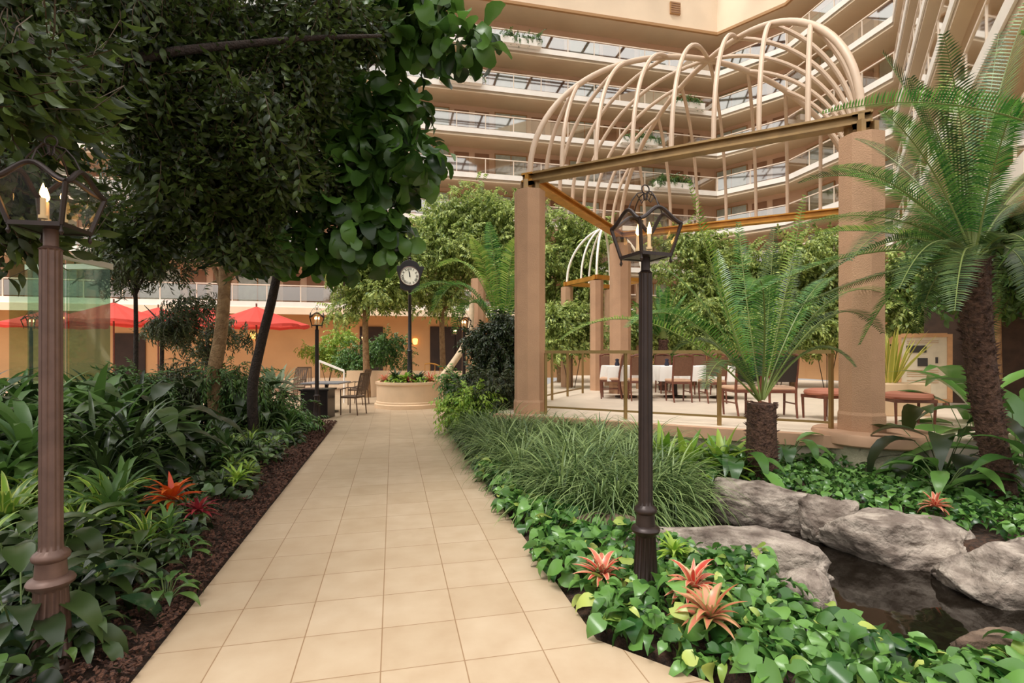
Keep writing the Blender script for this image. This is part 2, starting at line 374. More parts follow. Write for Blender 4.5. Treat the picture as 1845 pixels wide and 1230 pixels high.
# ------------------------------------------------------------------ setting: building
STO = 2.75
def lvl(k): return EYE + STO * k
C1 = Vector((14.2, 36.1, 0)); C2 = Vector((17.3, 33.0, 0)); C3 = Vector((18.8, 25.8, 0)); dW = Vector((.53, .848, 0)).normalized()
C4 = C3 - dW * 22.5; P0 = C1 - U * 47
EDGE = [P0, C1, C2, C3, C4]; names = ['back', 'corner', 'right', 'wing']
def segn(i):
    d = (EDGE[i + 1] - EDGE[i]).normalized(); return d, Vector((-d.y, d.x, 0))    # outward normal, away from the atrium
def offs(i, w):                       # mitred offset of vertex i
    if i == 0: return EDGE[0] + segn(0)[1] * w
    if i == len(EDGE) - 1: return EDGE[-1] + segn(i - 1)[1] * w
    n1 = segn(i - 1)[1]; n2 = segn(i)[1]; b = (n1 + n2).normalized(); return EDGE[i] + b * (w / max(0.3, b.dot(n1)))
REC = 2.0; TOPK = 8
stn = struct_n = {'d': 0, 'w': 0}
word = ['ground', 'first', 'second', 'third', 'fourth', 'fifth', 'sixth', 'seventh', 'eighth']
for i, nm in enumerate(names):
    a, b = offs(i, REC), offs(i + 1, REC); a2, b2 = offs(i, REC + 0.3), offs(i + 1, REC + 0.3)
    w = MB().prism([a, b, b2, a2], lvl(1), lvl(TOPK) + 2.6).build('wall_' + nm, M_wall); tag(w, kind='structure')
    w = MB().prism([a, b, b2, a2], -0.2, lvl(1)).build('wall_ground_' + nm, M_orange); tag(w, kind='structure')
for k in range(1, TOPK + 1):
    mb = MB(); mb2 = MB(); edge = EDGE; inn = [offs(i, REC) for i in range(5)]
    z = lvl(k)
    for i in range(4):
        th = 0.30 if k < TOPK else 2.6
        if k == TOPK:
            mb.prism([edge[i], edge[i + 1], offs(i + 1, .35), offs(i, .35)], z, z + th)
            mb2.prism([offs(i, .05), offs(i + 1, .05), inn[i + 1], inn[i]], z - .02, z + .25)
        else:
            mb.prism([edge[i], edge[i + 1], offs(i + 1, .25), offs(i, .25)], z - 0.16, z + .16)
            mb2.prism([offs(i, .05), offs(i + 1, .05), inn[i + 1], inn[i]], z - .30, z)
            mb2.prism([offs(i, .05), offs(i + 1, .05), offs(i + 1, .4), offs(i, .4)], z - .36, z - .16)
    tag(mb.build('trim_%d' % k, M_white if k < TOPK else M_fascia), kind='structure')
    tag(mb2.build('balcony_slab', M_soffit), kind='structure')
mb = MB()
for i in range(4): mb.prism([offs(i, -.06), offs(i + 1, -.06), offs(i + 1, .1), offs(i, .1)], lvl(8) - .06, lvl(8) + .12)
tag(mb.build('trim_9', M_trim), kind='structure')
# first storey parapet on the back wing is deep and white
mb = MB(); mb.prism([offs(0, -.05), offs(1, -.05), offs(1, .2), offs(0, .2)], lvl(1) - .55, lvl(1) - .16)
tag(mb.build('trim_10', M_fascia), kind='structure')

# doors and windows
door_me = MB().box((0, 0, 1.05), (.95, .06, 2.1)).box((.36, -.05, 1.0), (.05, .06, .12)).build('door_1', M_door).data
bpy.data.objects.remove(bpy.data.objects['door_1'])
wm = MB(); wm.box((0, 0, 1.1), (2.2, .06, 2.1)); wm.mi = 1
for x in (-1.08, 0, 1.08): wm.box((x, -.03, 1.1), (.06, .06, 2.16))
for z in (.05, 2.15): wm.box((0, -.03, z), (2.2, .06, .06))
win_me = wm.build('window_1', [M_window, M_trim]).data
bpy.data.objects.remove(bpy.data.objects['window_1'])
nd = nw = 0
for i in range(4):
    a, b = offs(i, REC), offs(i + 1, REC); d = (b - a); L = d.length; d.normalize(); n = Vector((-d.y, d.x, 0)); rz = math.atan2(d.y, d.x)
    for k in range(1, TOPK):
        if i == 3 and k > 4: continue
        s = 1.6 if i == 0 else 1.3
        while s < L - 2:
            for kind, off, in (('w', 0), ('d', 1.9), ('d', 3.25)):
                if s + off > L - .6: continue
                p = a + d * (s + off) - n * .04; p.z = lvl(k)
                px = CX + F * p.x / p.y
                if p.y < 5 or px < -60 or px > 1900: continue
                if kind == 'w': nw += 1; o = bpy.data.objects.new('window_%d' % nw, win_me)
                else: nd += 1; o = bpy.data.objects.new('door_%d' % nd, door_me)
                COL.objects.link(o); o.location = p; o.rotation_euler = (0, 0, rz); tag(o, kind='structure')
            s += 5.2
# railings
post_me = None
wingw = ['on the far facade', 'on the short corner bay', 'on the right hand facade', 'on the wing running towards the camera']
for i in range(4):
    for k in range(1, TOPK):
        a, b = offs(i, .12), offs(i + 1, .12); a.z = b.z = lvl(k) + .16; d = b - a; L = d.length; d.normalize(); rz = math.atan2(d.y, d.x)
        t = empty('balcony_railing', a, '%s storey glass balcony railing %s' % (word[k], wingw[i]), 'railing', 'glass balcony railings', rz)
        MB().box((L / 2, 0, .95), (L, .07, .06)).build('top_rail', M_rail, t)
        MB().box((L / 2, 0, .48), (L - .1, .012, .80)).build('glass_panel', M_glassrail, t)
        if post_me is None:
            o = MB().box((0, 0, .47), (.05, .05, .94)).build('post', M_rail, t); post_me = o.data
        n = max(1, int(L / 1.75))
        for q in range(n + 1):
            x = .05 + (L - .1) * q / n
            wp = a + d * x
            px = CX + F * wp.x / max(wp.y, .1)
            if px < -60 or px > 1900: continue
            o = bpy.data.objects.new('post', post_me); COL.objects.link(o); o.parent = t; o.location = (x, 0, 0)
# vent box on the top fascia
p = at(1216, 15, 34.6); 
def on_edge(px, i=0, z=0, w=0.0):
    a, b = offs(i, w), offs(i + 1, w); d = b - a; k = (px - CX) / F
    s = (k * a.y - a.x) / (d.x - k * d.y); q = a + d * s; q.z = z; return q
q = on_edge(1216); q.z = EYE + (HY - 16) / F * q.y
v_ = MB(); v_.box((0, 0, 0), (.75, .12, .8)); v_.mi = 1
for j in range(5): v_.box((0, -.07, -.3 + j * .15), (.66, .03, .05))
tag(v_.build('vent_grille', [M_trim, M_door], loc=q - Vector((0, .06, 0)), rz=TH), 'small brown vent grille on the cream fascia above the top balcony', 'vent')
# skylight truss over the atrium (seen mirrored in the balcony glass)
mb = MB()
for a in range(-14, 15, 2):
    mb.tube([uv(a * 1.6, -14, 27.5), uv(a * 1.6, 33, 27.5)], .12, 5); 
for b in range(-7, 17, 1):
    mb.tube([uv(-24, b * 2.6 - 2, 27.5), uv(24, b * 2.6 - 2, 27.5)], .1, 5)
    mb.tube([uv(-24, b * 2.6 - 2, 28.5), uv(24, b * 2.6 - 2 + 2.6, 27.2)], .07, 5)
tag(mb.build('ceiling', M_iron), kind='structure')
# ground floor openings in the far wall
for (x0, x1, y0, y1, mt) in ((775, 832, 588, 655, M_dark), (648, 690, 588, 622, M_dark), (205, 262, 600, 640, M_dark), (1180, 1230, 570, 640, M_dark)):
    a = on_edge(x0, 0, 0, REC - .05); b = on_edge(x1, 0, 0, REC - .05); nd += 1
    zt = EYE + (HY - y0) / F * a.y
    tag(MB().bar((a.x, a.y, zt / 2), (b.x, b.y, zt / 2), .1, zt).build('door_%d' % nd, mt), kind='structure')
# wall lights: warm lit sconces on the orange wall
sc = None
for px, py, lab in ((748, 615, 'lit amber wall sconce on the far orange wall right of the clock post'), (456, 605, 'lit amber wall sconce on the far orange wall behind the parasols')):
    q = on_edge(px, 0, 0, REC - .12); q.z = EYE + (HY - py) / F * q.y
    tag(MB().lathe([(.04, -.2), (.14, -.16), (.17, .15), (.1, .2)], 14).build('wall_sconce', mat('sconce_glow', (255, 190, 100), .5, emit=2.0), loc=q), lab, 'wall light', 'wall sconces')

# ------------------------------------------------------------------ setting: floors
mb = MB(); mb.prism([(-1.16, -3), (1.04, -3), (5, -3), (5, -1.6), (1.42, 2.1), (1.04, 2.56), (1.04, 11.0), (-1.16, 11.0)], -.12, 0)
tag(mb.build('floor', M_tile, rz=TH), kind='structure')
mb = MB(); mb.prism([(-24, 11.0), (1.6, 11.0), (3.2, 12.5), (3.2, 33), (-24, 33)], -.12, 0)
tag(mb.build('floor_plaza', M_tile, rz=TH), kind='structure')
tag(MB().prism([(-4.9, 6.3), (-2.9, 6.9), (-2.9, 7.9), (-5.2, 7.6)], .02, .10).build('floor_side', M_planter, rz=TH), kind='structure')
# soil beds
def soil(name, u0, u1, v0, v1, fn, mt, step=.18):
    nu = int((u1 - u0) / step); nv = int((v1 - v0) / step); vs = []; fs = []
    for j in range(nv + 1):
        for i in range(nu + 1):
            u = u0 + (u1 - u0) * i / nu; v = v0 + (v1 - v0) * j / nv; vs.append((u, v, fn(u, v)))
            if i and j: k = j * (nu + 1) + i; fs.append((k - nu - 2, k - nu - 1, k, k - 1))
    o = MB().add(vs, fs).build(name, mt, rz=TH, smooth=True); return tag(o, kind='structure')
soil('ground_left', -14, -1.16, -2, 11.0, lambda u, v: -.03 + .05 * math.sin(u * 2.1 + v) * math.sin(v * 1.3) + min(.12, (-u - 1.16) * .1), M_soil)
POND = [gr(1175, 960, -.1), gr(1260, 1000, -.1), gr(1420, 1045, -.1), gr(1500, 1110, -.1), gr(1640, 1190, -.1), gr(1845, 1165, -.1), Vector((5.2, 3.2, 0)),
        gr(1845, 1040, 0), gr(1690, 990, 0), gr(1480, 935, 0), gr(1330, 890, 0), gr(1235, 850, 0), gr(1190, 870, 0)]
PL = [(p.x, p.y) for p in POND]
def pdist(x, y, poly=None):
    poly = poly or PL; ins = False; best = 1e9; n = len(poly)
    for i in range(n):
        x1, y1 = poly[i]; x2, y2 = poly[(i + 1) % n]
        if (y1 > y) != (y2 > y) and x < (x2 - x1) * (y - y1) / (y2 - y1) + x1: ins = not ins
        dx, dy = x2 - x1, y2 - y1; t = max(0, min(1, ((x - x1) * dx + (y - y1) * dy) / (dx * dx + dy * dy)))
        best = min(best, math.hypot(x - x1 - t * dx, y - y1 - t * dy))
    return -best if ins else best
def groundR(x, y):
    d = pdist(x, y) - (.13 if x < 3.2 else .24); base = .02 * math.sin(x * 3 + y * 2)
    if y > 4.6 and d > 0: base += min(.05, d * .08)
    return base - .02 - .5 * max(0, min(1, (.12 - d) / .3)) 
def fr(u, v): p = uv(u, v); return groundR(p.x, p.y) if u > 1.1 else -.03
def soil_r():
    u0, u1, v0, v1, step = 1.04, 12, -2.0, 11.0, .13; nu = int((u1 - u0) / step); nv = int((v1 - v0) / step); vs = []; fs = []
    for j in range(nv + 1):
        for i in range(nu + 1):
            u = u0 + (u1 - u0) * i / nu; v = v0 + (v1 - v0) * j / nv; z = fr(u, v)
            if v < 2.56 and u < 1.04 + (2.56 - v) * 1.05: z = -.2
            vs.append((u, v, z))
            if i and j: k = j * (nu + 1) + i; fs.append((k - nu - 2, k - nu - 1, k, k - 1))
    return tag(MB().add(vs, fs).build('ground_right', M_soil, rz=TH, smooth=True), kind='structure')
soil_r()
tag(MB().prism([(1.2, 3.2), (3.4, 2.0), (6, 2.2), (6, 5), (3.6, 6.0), (1.2, 6.9)], -.30, -.22).build('pond_water', M_water), kind='structure')
# bark mulch strip of chips along the path edge
ch = (np.array([(-.5, -.2, 0), (.5, -.25, .05), (.45, .2, .12), (-.5, .25, .04)], float), np.array([(0, 1, 2, 3)]), np.zeros((4, 2)), np.zeros(1, int))
N = 9000; u_ = -1.17 - RNG.random(N) ** 1.5 * .6; v_ = RNG.random(N) * 11 + .8
pos = np.stack([u_ * U.x + v_ * V.x, u_ * U.y + v_ * V.y, .02 + (-u_ - 1.16) * .09 + RNG.random(N) * .02], 1)
d = RNG.normal(size=(N, 3)); d[:, 2] *= .4; nn = RNG.normal(size=(N, 3)) * .5 + np.array([0, 0, 1])
me = big_mesh('bark_mulch', [ch], np.zeros(N, int), basis(d, nn), pos, .02 + .03 * RNG.random(N), [M_mulch], False)
tag(link_mesh('bark_mulch', me), 'reddish brown bark mulch strip along the left path edge', 'mulch', kind='stuff')

# ------------------------------------------------------------------ terrace and pavilion
A = Vector((.31, 9.1, 0)); B = Vector((4.55, 6.8, 0)); Cc = Vector((2.8, 13.5, 0)); D = Vector((7.30, 11.1, 0))
dn = (B - A).normalized(); nf = Vector((dn.y, -dn.x, 0)) * 1.0
if nf.y > 0: nf = -nf
TZ = .45
ter = [A + nf * .35 - dn * .45, B + nf * .35 + dn * .2, Vector((6.4, 5.9, 0)), Vector((9.6, 7.6, 0)), Vector((13.6, 17, 0)), Vector((8, 24, 0)), Vector((2.6, 24, 0)), Vector((-.25, 10.6, 0))]
tag(MB().prism(ter, -.1, TZ).build('floor_terrace', mat('terrace_tile', (224, 206, 184), .4, var=.05, scale=3)), kind='structure')
e1, e2 = ter[0] + nf * .06, ter[1] + nf * .06
tag(MB().bar((e1.x, e1.y, TZ - .07), (e2.x, e2.y, TZ - .07), .16, .15).build('trim_11', M_cap), kind='structure')
# round pier under the right column
pier = empty('round_pier', (B.x + .1, B.y - .05, 0), 'round concrete pier carrying the right front pavilion column above the pond bank', 'pier')
MB().lathe([(.60, -.25), (.60, TZ - .10)], 40).build('drum', M_concrete, pier, smooth=True)
MB().lathe([(.66, TZ - .10), (.68, TZ - .08), (.68, TZ + .02), (.66, TZ + .05), (.3, TZ + .05)], 40).build('cap', M_cap, pier, smooth=True)

BEAMZ = 4.53
labs = ['tall octagonal stucco column at the left front corner of the pavilion', 'tall octagonal stucco column on the round pier, right front of the pavilion',
        'octagonal stucco column behind the laid table at the far left of the pavilion', 'octagonal stucco column at the far right of the pavilion']
for p, lb in zip((A, B, Cc, D), labs):
    t = empty('pavilion_column', (p.x, p.y, TZ + (.05 if p is B else 0)), lb, 'column', 'pavilion columns', TH)
    h = 4.30 - TZ - (.05 if p is B else 0)
    MB().lathe([(.27, .24), (.27, h)], 8, rot=R(22.5)).build('shaft', M_col, t)
    MB().lathe([(.285, 0), (.285, .2), (.27, .24)], 8, rot=R(22.5)).build('base', M_col, t)
    m_ = MB()
    for sx in (-1, 1):
        for sy in (-1, 1): m_.box((sx * .1, sy * .1, h + .09), (.07, .07, .18))
    m_.build('bracket', M_bronze, t)
pav = empty('pavilion_roof', ((A + D) / 2 + Vector((0, 0, BEAMZ))), 'open domed pavilion roof of curved beige tubes on bronze beams', 'pergola')
ctr = (A + D) / 2
def rel(p, z): return Vector((p.x - ctr.x, p.y - ctr.y, z))
for (p, q, mt) in ((A, B, M_bronze), (A, Cc, M_gold), (Cc, D, M_gold), (B, D, M_bronze)):
    dd = (q - p).normalized() * .12; m_ = MB()
    a, b = rel(p - dd, 0), rel(q + dd, 0)
    up = Vector((0, 0, 1)); m_.bar(a + up * .06, b + up * .06, .20, .03); m_.bar(a - up * .06, b - up * .06, .20, .03); m_.bar(a, b, .07, .12)
    m_.build('beam', mt, pav)
RISE = 2.56
def prof(s): return RISE * math.sqrt(max(0, 1 - (1 - s) ** 2))
for p in (A, B, Cc, D):
    pts = []
    for j in range(25):
        s = (j / 24) ** 1.6; pts.append(rel(p.lerp(ctr, s), .07 + prof(s)))
    MB().tube(pts, .052, 10).build('hip_rib', M_tube, pav, smooth=True)
for (p, q) in ((A, B), (A, Cc), (Cc, D), (B, D)):
    mid = (p + q) / 2; inw = (ctr - mid)
    for j in range(1, 8):
        t = j / 8; base = p.lerp(q, t); u = min(t, 1 - t) * 2; pts = []
        for k in range(21):
            s = u * (k / 20) ** 1.6; pts.append(rel(base + inw * s, .07 + prof(s)))
        MB().tube(pts, .036, 8).build('rib', M_tube, pav, smooth=True)
# small far pergola dome
fp = empty('small_pergola', at(1088, HY, 15.6).xy.to_3d(), 'small distant pergola with a cone of pale curved ribs beyond the pavilion', 'pergola', rz=R(25))
def fz(s): return 3.66 + 1.55 * math.sqrt(1 - (1 - s) ** 1.6)
for sx in (-1, 1):
    for sy in (-1, 1):
        MB().lathe([(.19, 0), (.19, 3.5)], 8, c=(sx * .8, sy * .8, 0)).build('column', M_col, fp)
        MB().tube([(sx * .8 * (1 - s), sy * .8 * (1 - s), fz(s)) for s in [(j / 12) ** 1.5 for j in range(13)]], .035, 8).build('rib', M_white, fp, smooth=True)
        MB().tube([((sx * .8 if sx == sy else 0) * (1 - s), (sy * .8 if sx != sy else 0) * (1 - s), fz(s)) for s in [(j / 12) ** 1.5 for j in range(13)]], .03, 8).build('rib', M_white, fp, smooth=True)
for a, b in (((-.9, -.8), (.9, -.8)), ((-.9, .8), (.9, .8)), ((-.8, -.9), (-.8, .9)), ((.8, -.9), (.8, .9))):
    MB().bar((*a, 3.6), (*b, 3.6), .11, .12).build('beam', M_gold, fp)

# terrace railings
def railing(pts, label, npost, mt=M_railb, H=1.06, z0=TZ, top=.05, post=.045):
    t = empty('terrace_railing', (pts[0].x, pts[0].y, z0), label, 'railing', 'terrace railings')
    rp = [Vector((p.x - pts[0].x, p.y - pts[0].y, H)) for p in pts]
    m_ = MB(); 
    for a, b in zip(rp[:-1], rp[1:]): m_.bar(a, b, .07, top)
    m_.build('top_rail', mt, t)
    m_ = MB()
    for a, b in zip(rp[:-1], rp[1:]): m_.bar(a - Vector((0, 0, H - .13)), b - Vector((0, 0, H - .13)), .03, .03)
    m_.build('bottom_rail', mt, t)
    tot = sum((b - a).length for a, b in zip(rp[:-1], rp[1:]))
    for j in range(npost):
        s = tot * (j + .0) / (npost - 1) if npost > 1 else 0; acc = 0
        for a, b in zip(rp[:-1], rp[1:]):
            l = (b - a).length
            if s <= acc + l + 1e-6: q = a.lerp(b, (s - acc) / l); break
            acc += l
        MB().box((q.x, q.y, H / 2 - .01), (post, post, H - .02), rz=TH).build('post', mt, t)
railing([A + nf * .1 + dn * .35, B + nf * .1 - dn * .34], 'brass railing between the two front pavilion columns, above the pond', 4)
cur = [A + dn * .1 + Vector((-.25, .45, 0)) + Vector((.30 * j + .03 * j * j, 1.0 * j, 0)) for j in range(5)]
railing(cur, 'brass railing curving away behind the left front pavilion column', 5)

# ------------------------------------------------------------------ street lamps
def lamp(loc, label, rz, mt, scale=1.0, detail=True, group='lantern lamp posts', wmul=1.0):
    t = empty('lamp_post', loc, label, 'street lamp', group, rz)
    w = wmul
    p1 = [(.088, 0), (.088, .03), (.078, .045), (.081, .06), (.077, .07), (.076, .075), (.061, .385), (.065, .395), (.067, .40), (.083, .412), (.087, .426), (.080, .44), (.058, .452)]
    p2 = [(.058, .452), (.055, .50), (.055, .52), (.066, .53), (.069, .545), (.062, .56), (.045, .575), (.044, .60), (.041, 1.98), (.044, 1.985), (.027, 2.0), (.027, 2.08)]
    MB().lathe([(r * w, z) for r, z in p1], 56, flute=.13, nfl=14, fl=(5, 6)).build('base', mt, t, smooth=True)
    MB().lathe([(r * w, z) for r, z in p2], 56, flute=.13, nfl=12, fl=(7, 8)).build('shaft', mt, t, smooth=True)
    h0, h1 = 2.085, 2.27; b = .105; a = .148
    def cor(s, i): return Vector((s * (1 if i in (0, 3) else -1), s * (1 if i < 2 else -1), 0))
    m_ = MB(); m_.box((0, 0, h0), (2 * b, 2 * b, .012))
    for i in range(4):
        p, q = cor(b, i), cor(b, (i + 1) % 4); m_.bar(p + Vector((0, 0, h0)), q + Vector((0, 0, h0)), .02, .02)
        m_.tube([cor(b, i) + Vector((0, 0, h0 - .05)), cor(b, i) + Vector((0, 0, h0 - .035)), cor(b, i) + Vector((0, 0, h0 - .02)), cor(b, i) + Vector((0, 0, h0))], [.003, .010, .004, .006], 8)
    for i in range(4): m_.tube([cor(b, i) + Vector((0, 0, h0)), cor(a, i) + Vector((0, 0, h1))], .011, 6)
    for i in range(4):
        p, q = cor(a, i) + Vector((0, 0, h1)), cor(a, (i + 1) % 4) + Vector((0, 0, h1)); pts = []
        for j in range(15):
            s = j / 14; r = p.lerp(q, s); r.z += .085 * (math.sin(math.pi * s) ** 1.6); r.x *= 1 - .12 * math.sin(math.pi * s); r.y *= 1 - .12 * math.sin(math.pi * s); pts.append(r)
        m_.tube(pts, .012, 8)
    m_.build('lantern_frame', M_iron, t, smooth=True)
    m_ = MB()
    for i in range(4):
        p, q = (cor(a, i) + cor(a, (i + 1) % 4)) / 2 * .88, None
        m_.tube([p + Vector((0, 0, h1 + .08)), p * .75 + Vector((0, 0, h1 + .15)), p * .45 + Vector((0, 0, h1 + .195)), p * .12 + Vector((0, 0, h1 + .205)), p * .05 + Vector((0, 0, h1 + .16))], .004, 6)
        m_.tube([p * .5 + Vector((0, 0, h1 + .19)), p * .28 + Vector((0, 0, h1 + .15)), p * .1 + Vector((0, 0, h1 + .17)), p * .12 + Vector((0, 0, h1 + .19))], .003, 6)
    m_.tube([(.027 * math.cos(x * math.pi / 8), 0, h1 + .225 + .027 * math.sin(x * math.pi / 8)) for x in range(17)], .004, 6)
    m_.build('crown', M_iron, t, smooth=True)
    if detail:
        m_ = MB()
        for i in range(4):
            p0, p1, q0, q1 = cor(b * .97, i), cor(a * .97, i), cor(b * .97, (i + 1) % 4), cor(a * .97, (i + 1) % 4); z0 = Vector((0, 0, h0)); z1 = Vector((0, 0, h1))
            m_.add([p0 + z0, q0 + z0, q1 + z1, (q1 + p1) / 2 * .93 + z1 + Vector((0, 0, .075)), p1 + z1], [(0, 1, 2, 3, 4)])
        g = m_.build('lamp_glass', M_lampglass, t)
    for j in range(3):
        an = j * 2.1 + .4; c = Vector((.045 * math.cos(an), .045 * math.sin(an), 0))
        cn = MB().lathe([(.006, h0), (.006, h0 + .03), (.018, h0 + .035), (.018, h0 + .05), (.011, h0 + .05), (.011, h0 + .13)], 10, c=c).build('candle', [M_candle], t, smooth=True)
        MB().lathe([(.003, h0 + .13), (.012, h0 + .145), (.013, h0 + .155), (.007, h0 + .18), (.001, h0 + .20)], 10, c=c).build('bulb', M_flame, cn, smooth=True)
    t.scale = (scale,) * 3
    return t
lamp(gr(1163, 1078), 'dark iron lamp post with open candle lantern, standing in pothos by the pond', R(22), M_iron)
lamp(gr(92, 1208), 'brown fluted lamp post at the far left, half hidden lantern under the tree', R(10), M_iron2, wmul=1.08)
def far_lamp(px, ytop, d, label):
    p = at(px, HY, d); h = EYE + (HY - ytop) / F * d
    return lamp((p.x, p.y, 0), label, R(20), M_iron, scale=h / 2.5, detail=False)
far_lamp(571, 552, 11.5, 'lamp post beside the black planter left of the clock, in front of the hedge')
far_lamp(836, 562, 13.5, 'lamp post right of the clock planter, in front of the pale leaning trunk')
far_lamp(820, 583, 20.0, 'small distant lamp post in front of the dark doorway')
far_lamp(654, 598, 24.0, 'tiny distant lamp post above the hedge')
far_lamp(56, 560, 14.0, 'lamp post seen through the glass enclosure on the left')
# ------------------------------------------------------------------ clock and planter
pc = Vector((-2.86, 14.6, 0))
pl = empty('clock_planter', pc, 'round beige stone planter at the end of the path below the clock', 'planter')
MB().lathe([(.96, 0), (.96, .10), (.92, .12), (.92, .16), (.90, .18), (.90, .62), (.93, .64), (.93, .70), (.80, .70), (.80, .6), (.2, .6)], 48).build('bowl', M_planter, pl, smooth=True)
MB().lathe([(.79, .58), (.5, .66), (.05, .68)], 32).build('soil', M_soil, pl, smooth=True)
ck = empty('post_clock', pc + Vector((0, 0, .6)), 'tall dark post clock with cream roman numeral dial rising from the round planter', 'clock', rz=R(11))
zc = EYE + (HY - 497) / F * 14.6 - .6
MB().lathe([(.11, .05), (.11, .2), (.075, .3), (.065, .9), (.08, .95), (.05, 1.0), (.045, zc - .45), (.07, zc - .42), (.04, zc - .38)], 20).build('pole', M_black, ck, smooth=True)
m_ = MB(); prof2 = [(-.26, -.36), (-.14, -.42), (.14, -.42), (.26, -.36), (.28, -.1), (.40, .26), (.27, .26), (.2, .36), (.1, .42), (0, .44), (-.1, .42), (-.2, .36), (-.27, .26), (-.40, .26), (-.28, -.1)]
n = len(prof2); m_.add([(x, -.11, z + zc) for x, z in prof2] + [(x, .11, z + zc) for x, z in prof2], [tuple(range(n)), tuple(reversed(range(n, 2 * n)))] + [(i, n + i, n + (i + 1) % n, (i + 1) % n) for i in range(n)])
m_.build('case', M_black, ck, bevel=.01)
MB().lathe([(.05, zc + .43), (.03, zc + .47), (.05, zc + .50), (.015, zc + .54), (.02, zc + .58), (.002, zc + .62)], 12).build('finial', M_iron, ck, smooth=True)
m_ = MB(); m_.tube([(0, -.115, 0), (0, -.13, 0)], .25, 40); dial = m_.build('dial', M_face, ck, loc=(0, 0, zc - .02))
m_ = MB(); m_.tube([(.262 * math.cos(x * math.pi / 20), -.13, .262 * math.sin(x * math.pi / 20)) for x in range(41)], .012, 6); m_.build('bezel', M_iron2, dial, smooth=True)
def text_me(body, size, mt, ext=.002):
    c = bpy.data.curves.new('txt', 'FONT'); c.body = body; c.size = size; c.extrude = ext; c.align_x = 'CENTER'; c.align_y = 'CENTER'
    o = bpy.data.objects.new('txt', c); COL.objects.link(o); bpy.context.view_layer.update()
    me = bpy.data.meshes.new_from_object(o.evaluated_get(bpy.context.evaluated_depsgraph_get())); bpy.data.objects.remove(o); me.materials.append(mt); return me
for k, tx in enumerate(['XII', 'I', 'II', 'III', 'IIII', 'V', 'VI', 'VII', 'VIII', 'IX', 'X', 'XI']):
    a = R(90 - 30 * k); o = bpy.data.objects.new('numeral', text_me(tx, .095, M_black)); COL.objects.link(o); o.parent = dial
    o.location = (.195 * math.cos(a), -.135, .195 * math.sin(a)); o.rotation_euler = Matrix.Rotation(R(30 * k), 3, 'Y').to_euler(); o.rotation_mode = 'QUATERNION'
    o.rotation_quaternion = (Matrix.Rotation(R(30 * k), 4, 'Y') @ Matrix.Rotation(R(90), 4, 'X')).to_quaternion()
for nm, L, w, a in (('hour_hand', .13, .03, -4), ('minute_hand', .2, .02, -10)):
    m_ = MB(); m_.add([(-w / 2, 0, -.03), (w / 2, 0, -.03), (w / 2, 0, L * .6), (0, 0, L), (-w / 2, 0, L * .6)], [(0, 1, 2, 3, 4)])
    o = m_.build(nm, M_black, dial, loc=(0, -.14 if nm[0] == 'h' else -.143, 0)); o.rotation_euler = (0, R(a), 0)
# low wall behind planter, stairs rail
a, b = gr(628, 713), gr(845, 716)
tag(MB().bar((a.x, a.y, .44), (b.x, b.y, .44), .3, .88).build('trim_12', M_planter), kind='structure')
sr = empty('stair_handrail', gr(623, 720), 'white sloping stair handrail left of the round planter', 'handrail')
p0 = at(575, 650, 15.5) - sr.location; p1 = at(620, 668, 15.5) - sr.location
MB().bar(p0, p1, .05, .06).build('top_rail', M_white, sr)
for p in (p0, p1): MB().tube([p, (p.x, p.y, 0)], .025, 8).build('post', M_white, sr)
gb = empty('bridge_railing', at(785, 690, 17).xy.to_3d(), 'small curved brass railing behind the right side of the round planter', 'railing')
pts = [Vector((-.35 + j * .16, j * .02, 1.15 - .09 * (j - 1) ** 2 * .25)) for j in range(10)]
MB().tube(pts, .02, 8).build('top_rail', M_gold, gb, smooth=True)
for p in pts: MB().tube([(p.x, p.y, 0), p], .01, 6).build('baluster', M_gold, gb)

# ------------------------------------------------------------------ furniture
def make_chair(label, group, back, seat, name='dining_chair', upright=.0):
    t = empty(name, (0, 0, 0), label, 'chair', group)
    for s in (-1, 1):
        MB().tube([(s * .19, .19, 0), (s * .20, .20, .22), (s * .2, .2, .42)], [.016, .02, .022], 8).build('leg', M_wood, t, smooth=True)
        MB().tube([(s * .19, -.27, 0), (s * .2, -.21, .25), (s * .2, -.20, .45), (s * .205, -.24, .75), (s * .205, -.29, .98)], [.016, .02, .022, .02, .016], 8).build('leg', M_wood, t, smooth=True)
    m_ = MB(); m_.box((0, 0, .41), (.42, .44, .05)); m_.build('seat_frame', M_wood, t, bevel=.008)
    MB().box((0, .01, .455), (.44, .45, .06)).build('seat', seat, t, bevel=.025)
    m_ = MB(); vs = []
    for j in range(5):
        s = j / 4; z = .56 + s * .40; y = -.205 - .075 * s
        for x in (-.19, 0, .19): vs.append((x, y - (.02 if x == 0 else 0) - .018, z))
        for x in (-.19, 0, .19): vs.append((x, y - (.02 if x == 0 else 0) + .018, z))
    fs = []
    for j in range(4):
        k = 6 * j
        for i in range(2): fs += [(k + i, k + i + 1, k + i + 7, k + i + 6), (k + 3 + i + 1, k + 3 + i, k + 9 + i, k + 10 + i)]
        fs += [(k, k + 6, k + 9, k + 3), (k + 2, k + 5, k + 11, k + 8)]
    fs += [(0, 3, 4, 1), (1, 4, 5, 2), (24, 25, 28, 27), (25, 26, 29, 28)]
    m_.add(vs, fs); m_.build('backrest', back, t, smooth=True)
    MB().tube([(-.2, -.285, .97), (-.1, -.305, 1.0), (0, -.31, 1.01), (.1, -.305, 1.0), (.2, -.285, .97)], .022, 8).build('top_rail', M_wood, t, smooth=True)
    m_ = MB(); m_.bar((-.19, 0, .2), (-.19, .0, .2001), .01, .01)
    MB().bar((-.19, -.22, .22), (-.19, .19, .22), .02, .02).bar((.19, -.22, .22), (.19, .19, .22), .02, .02).build('stretcher', M_wood, t)
    return t
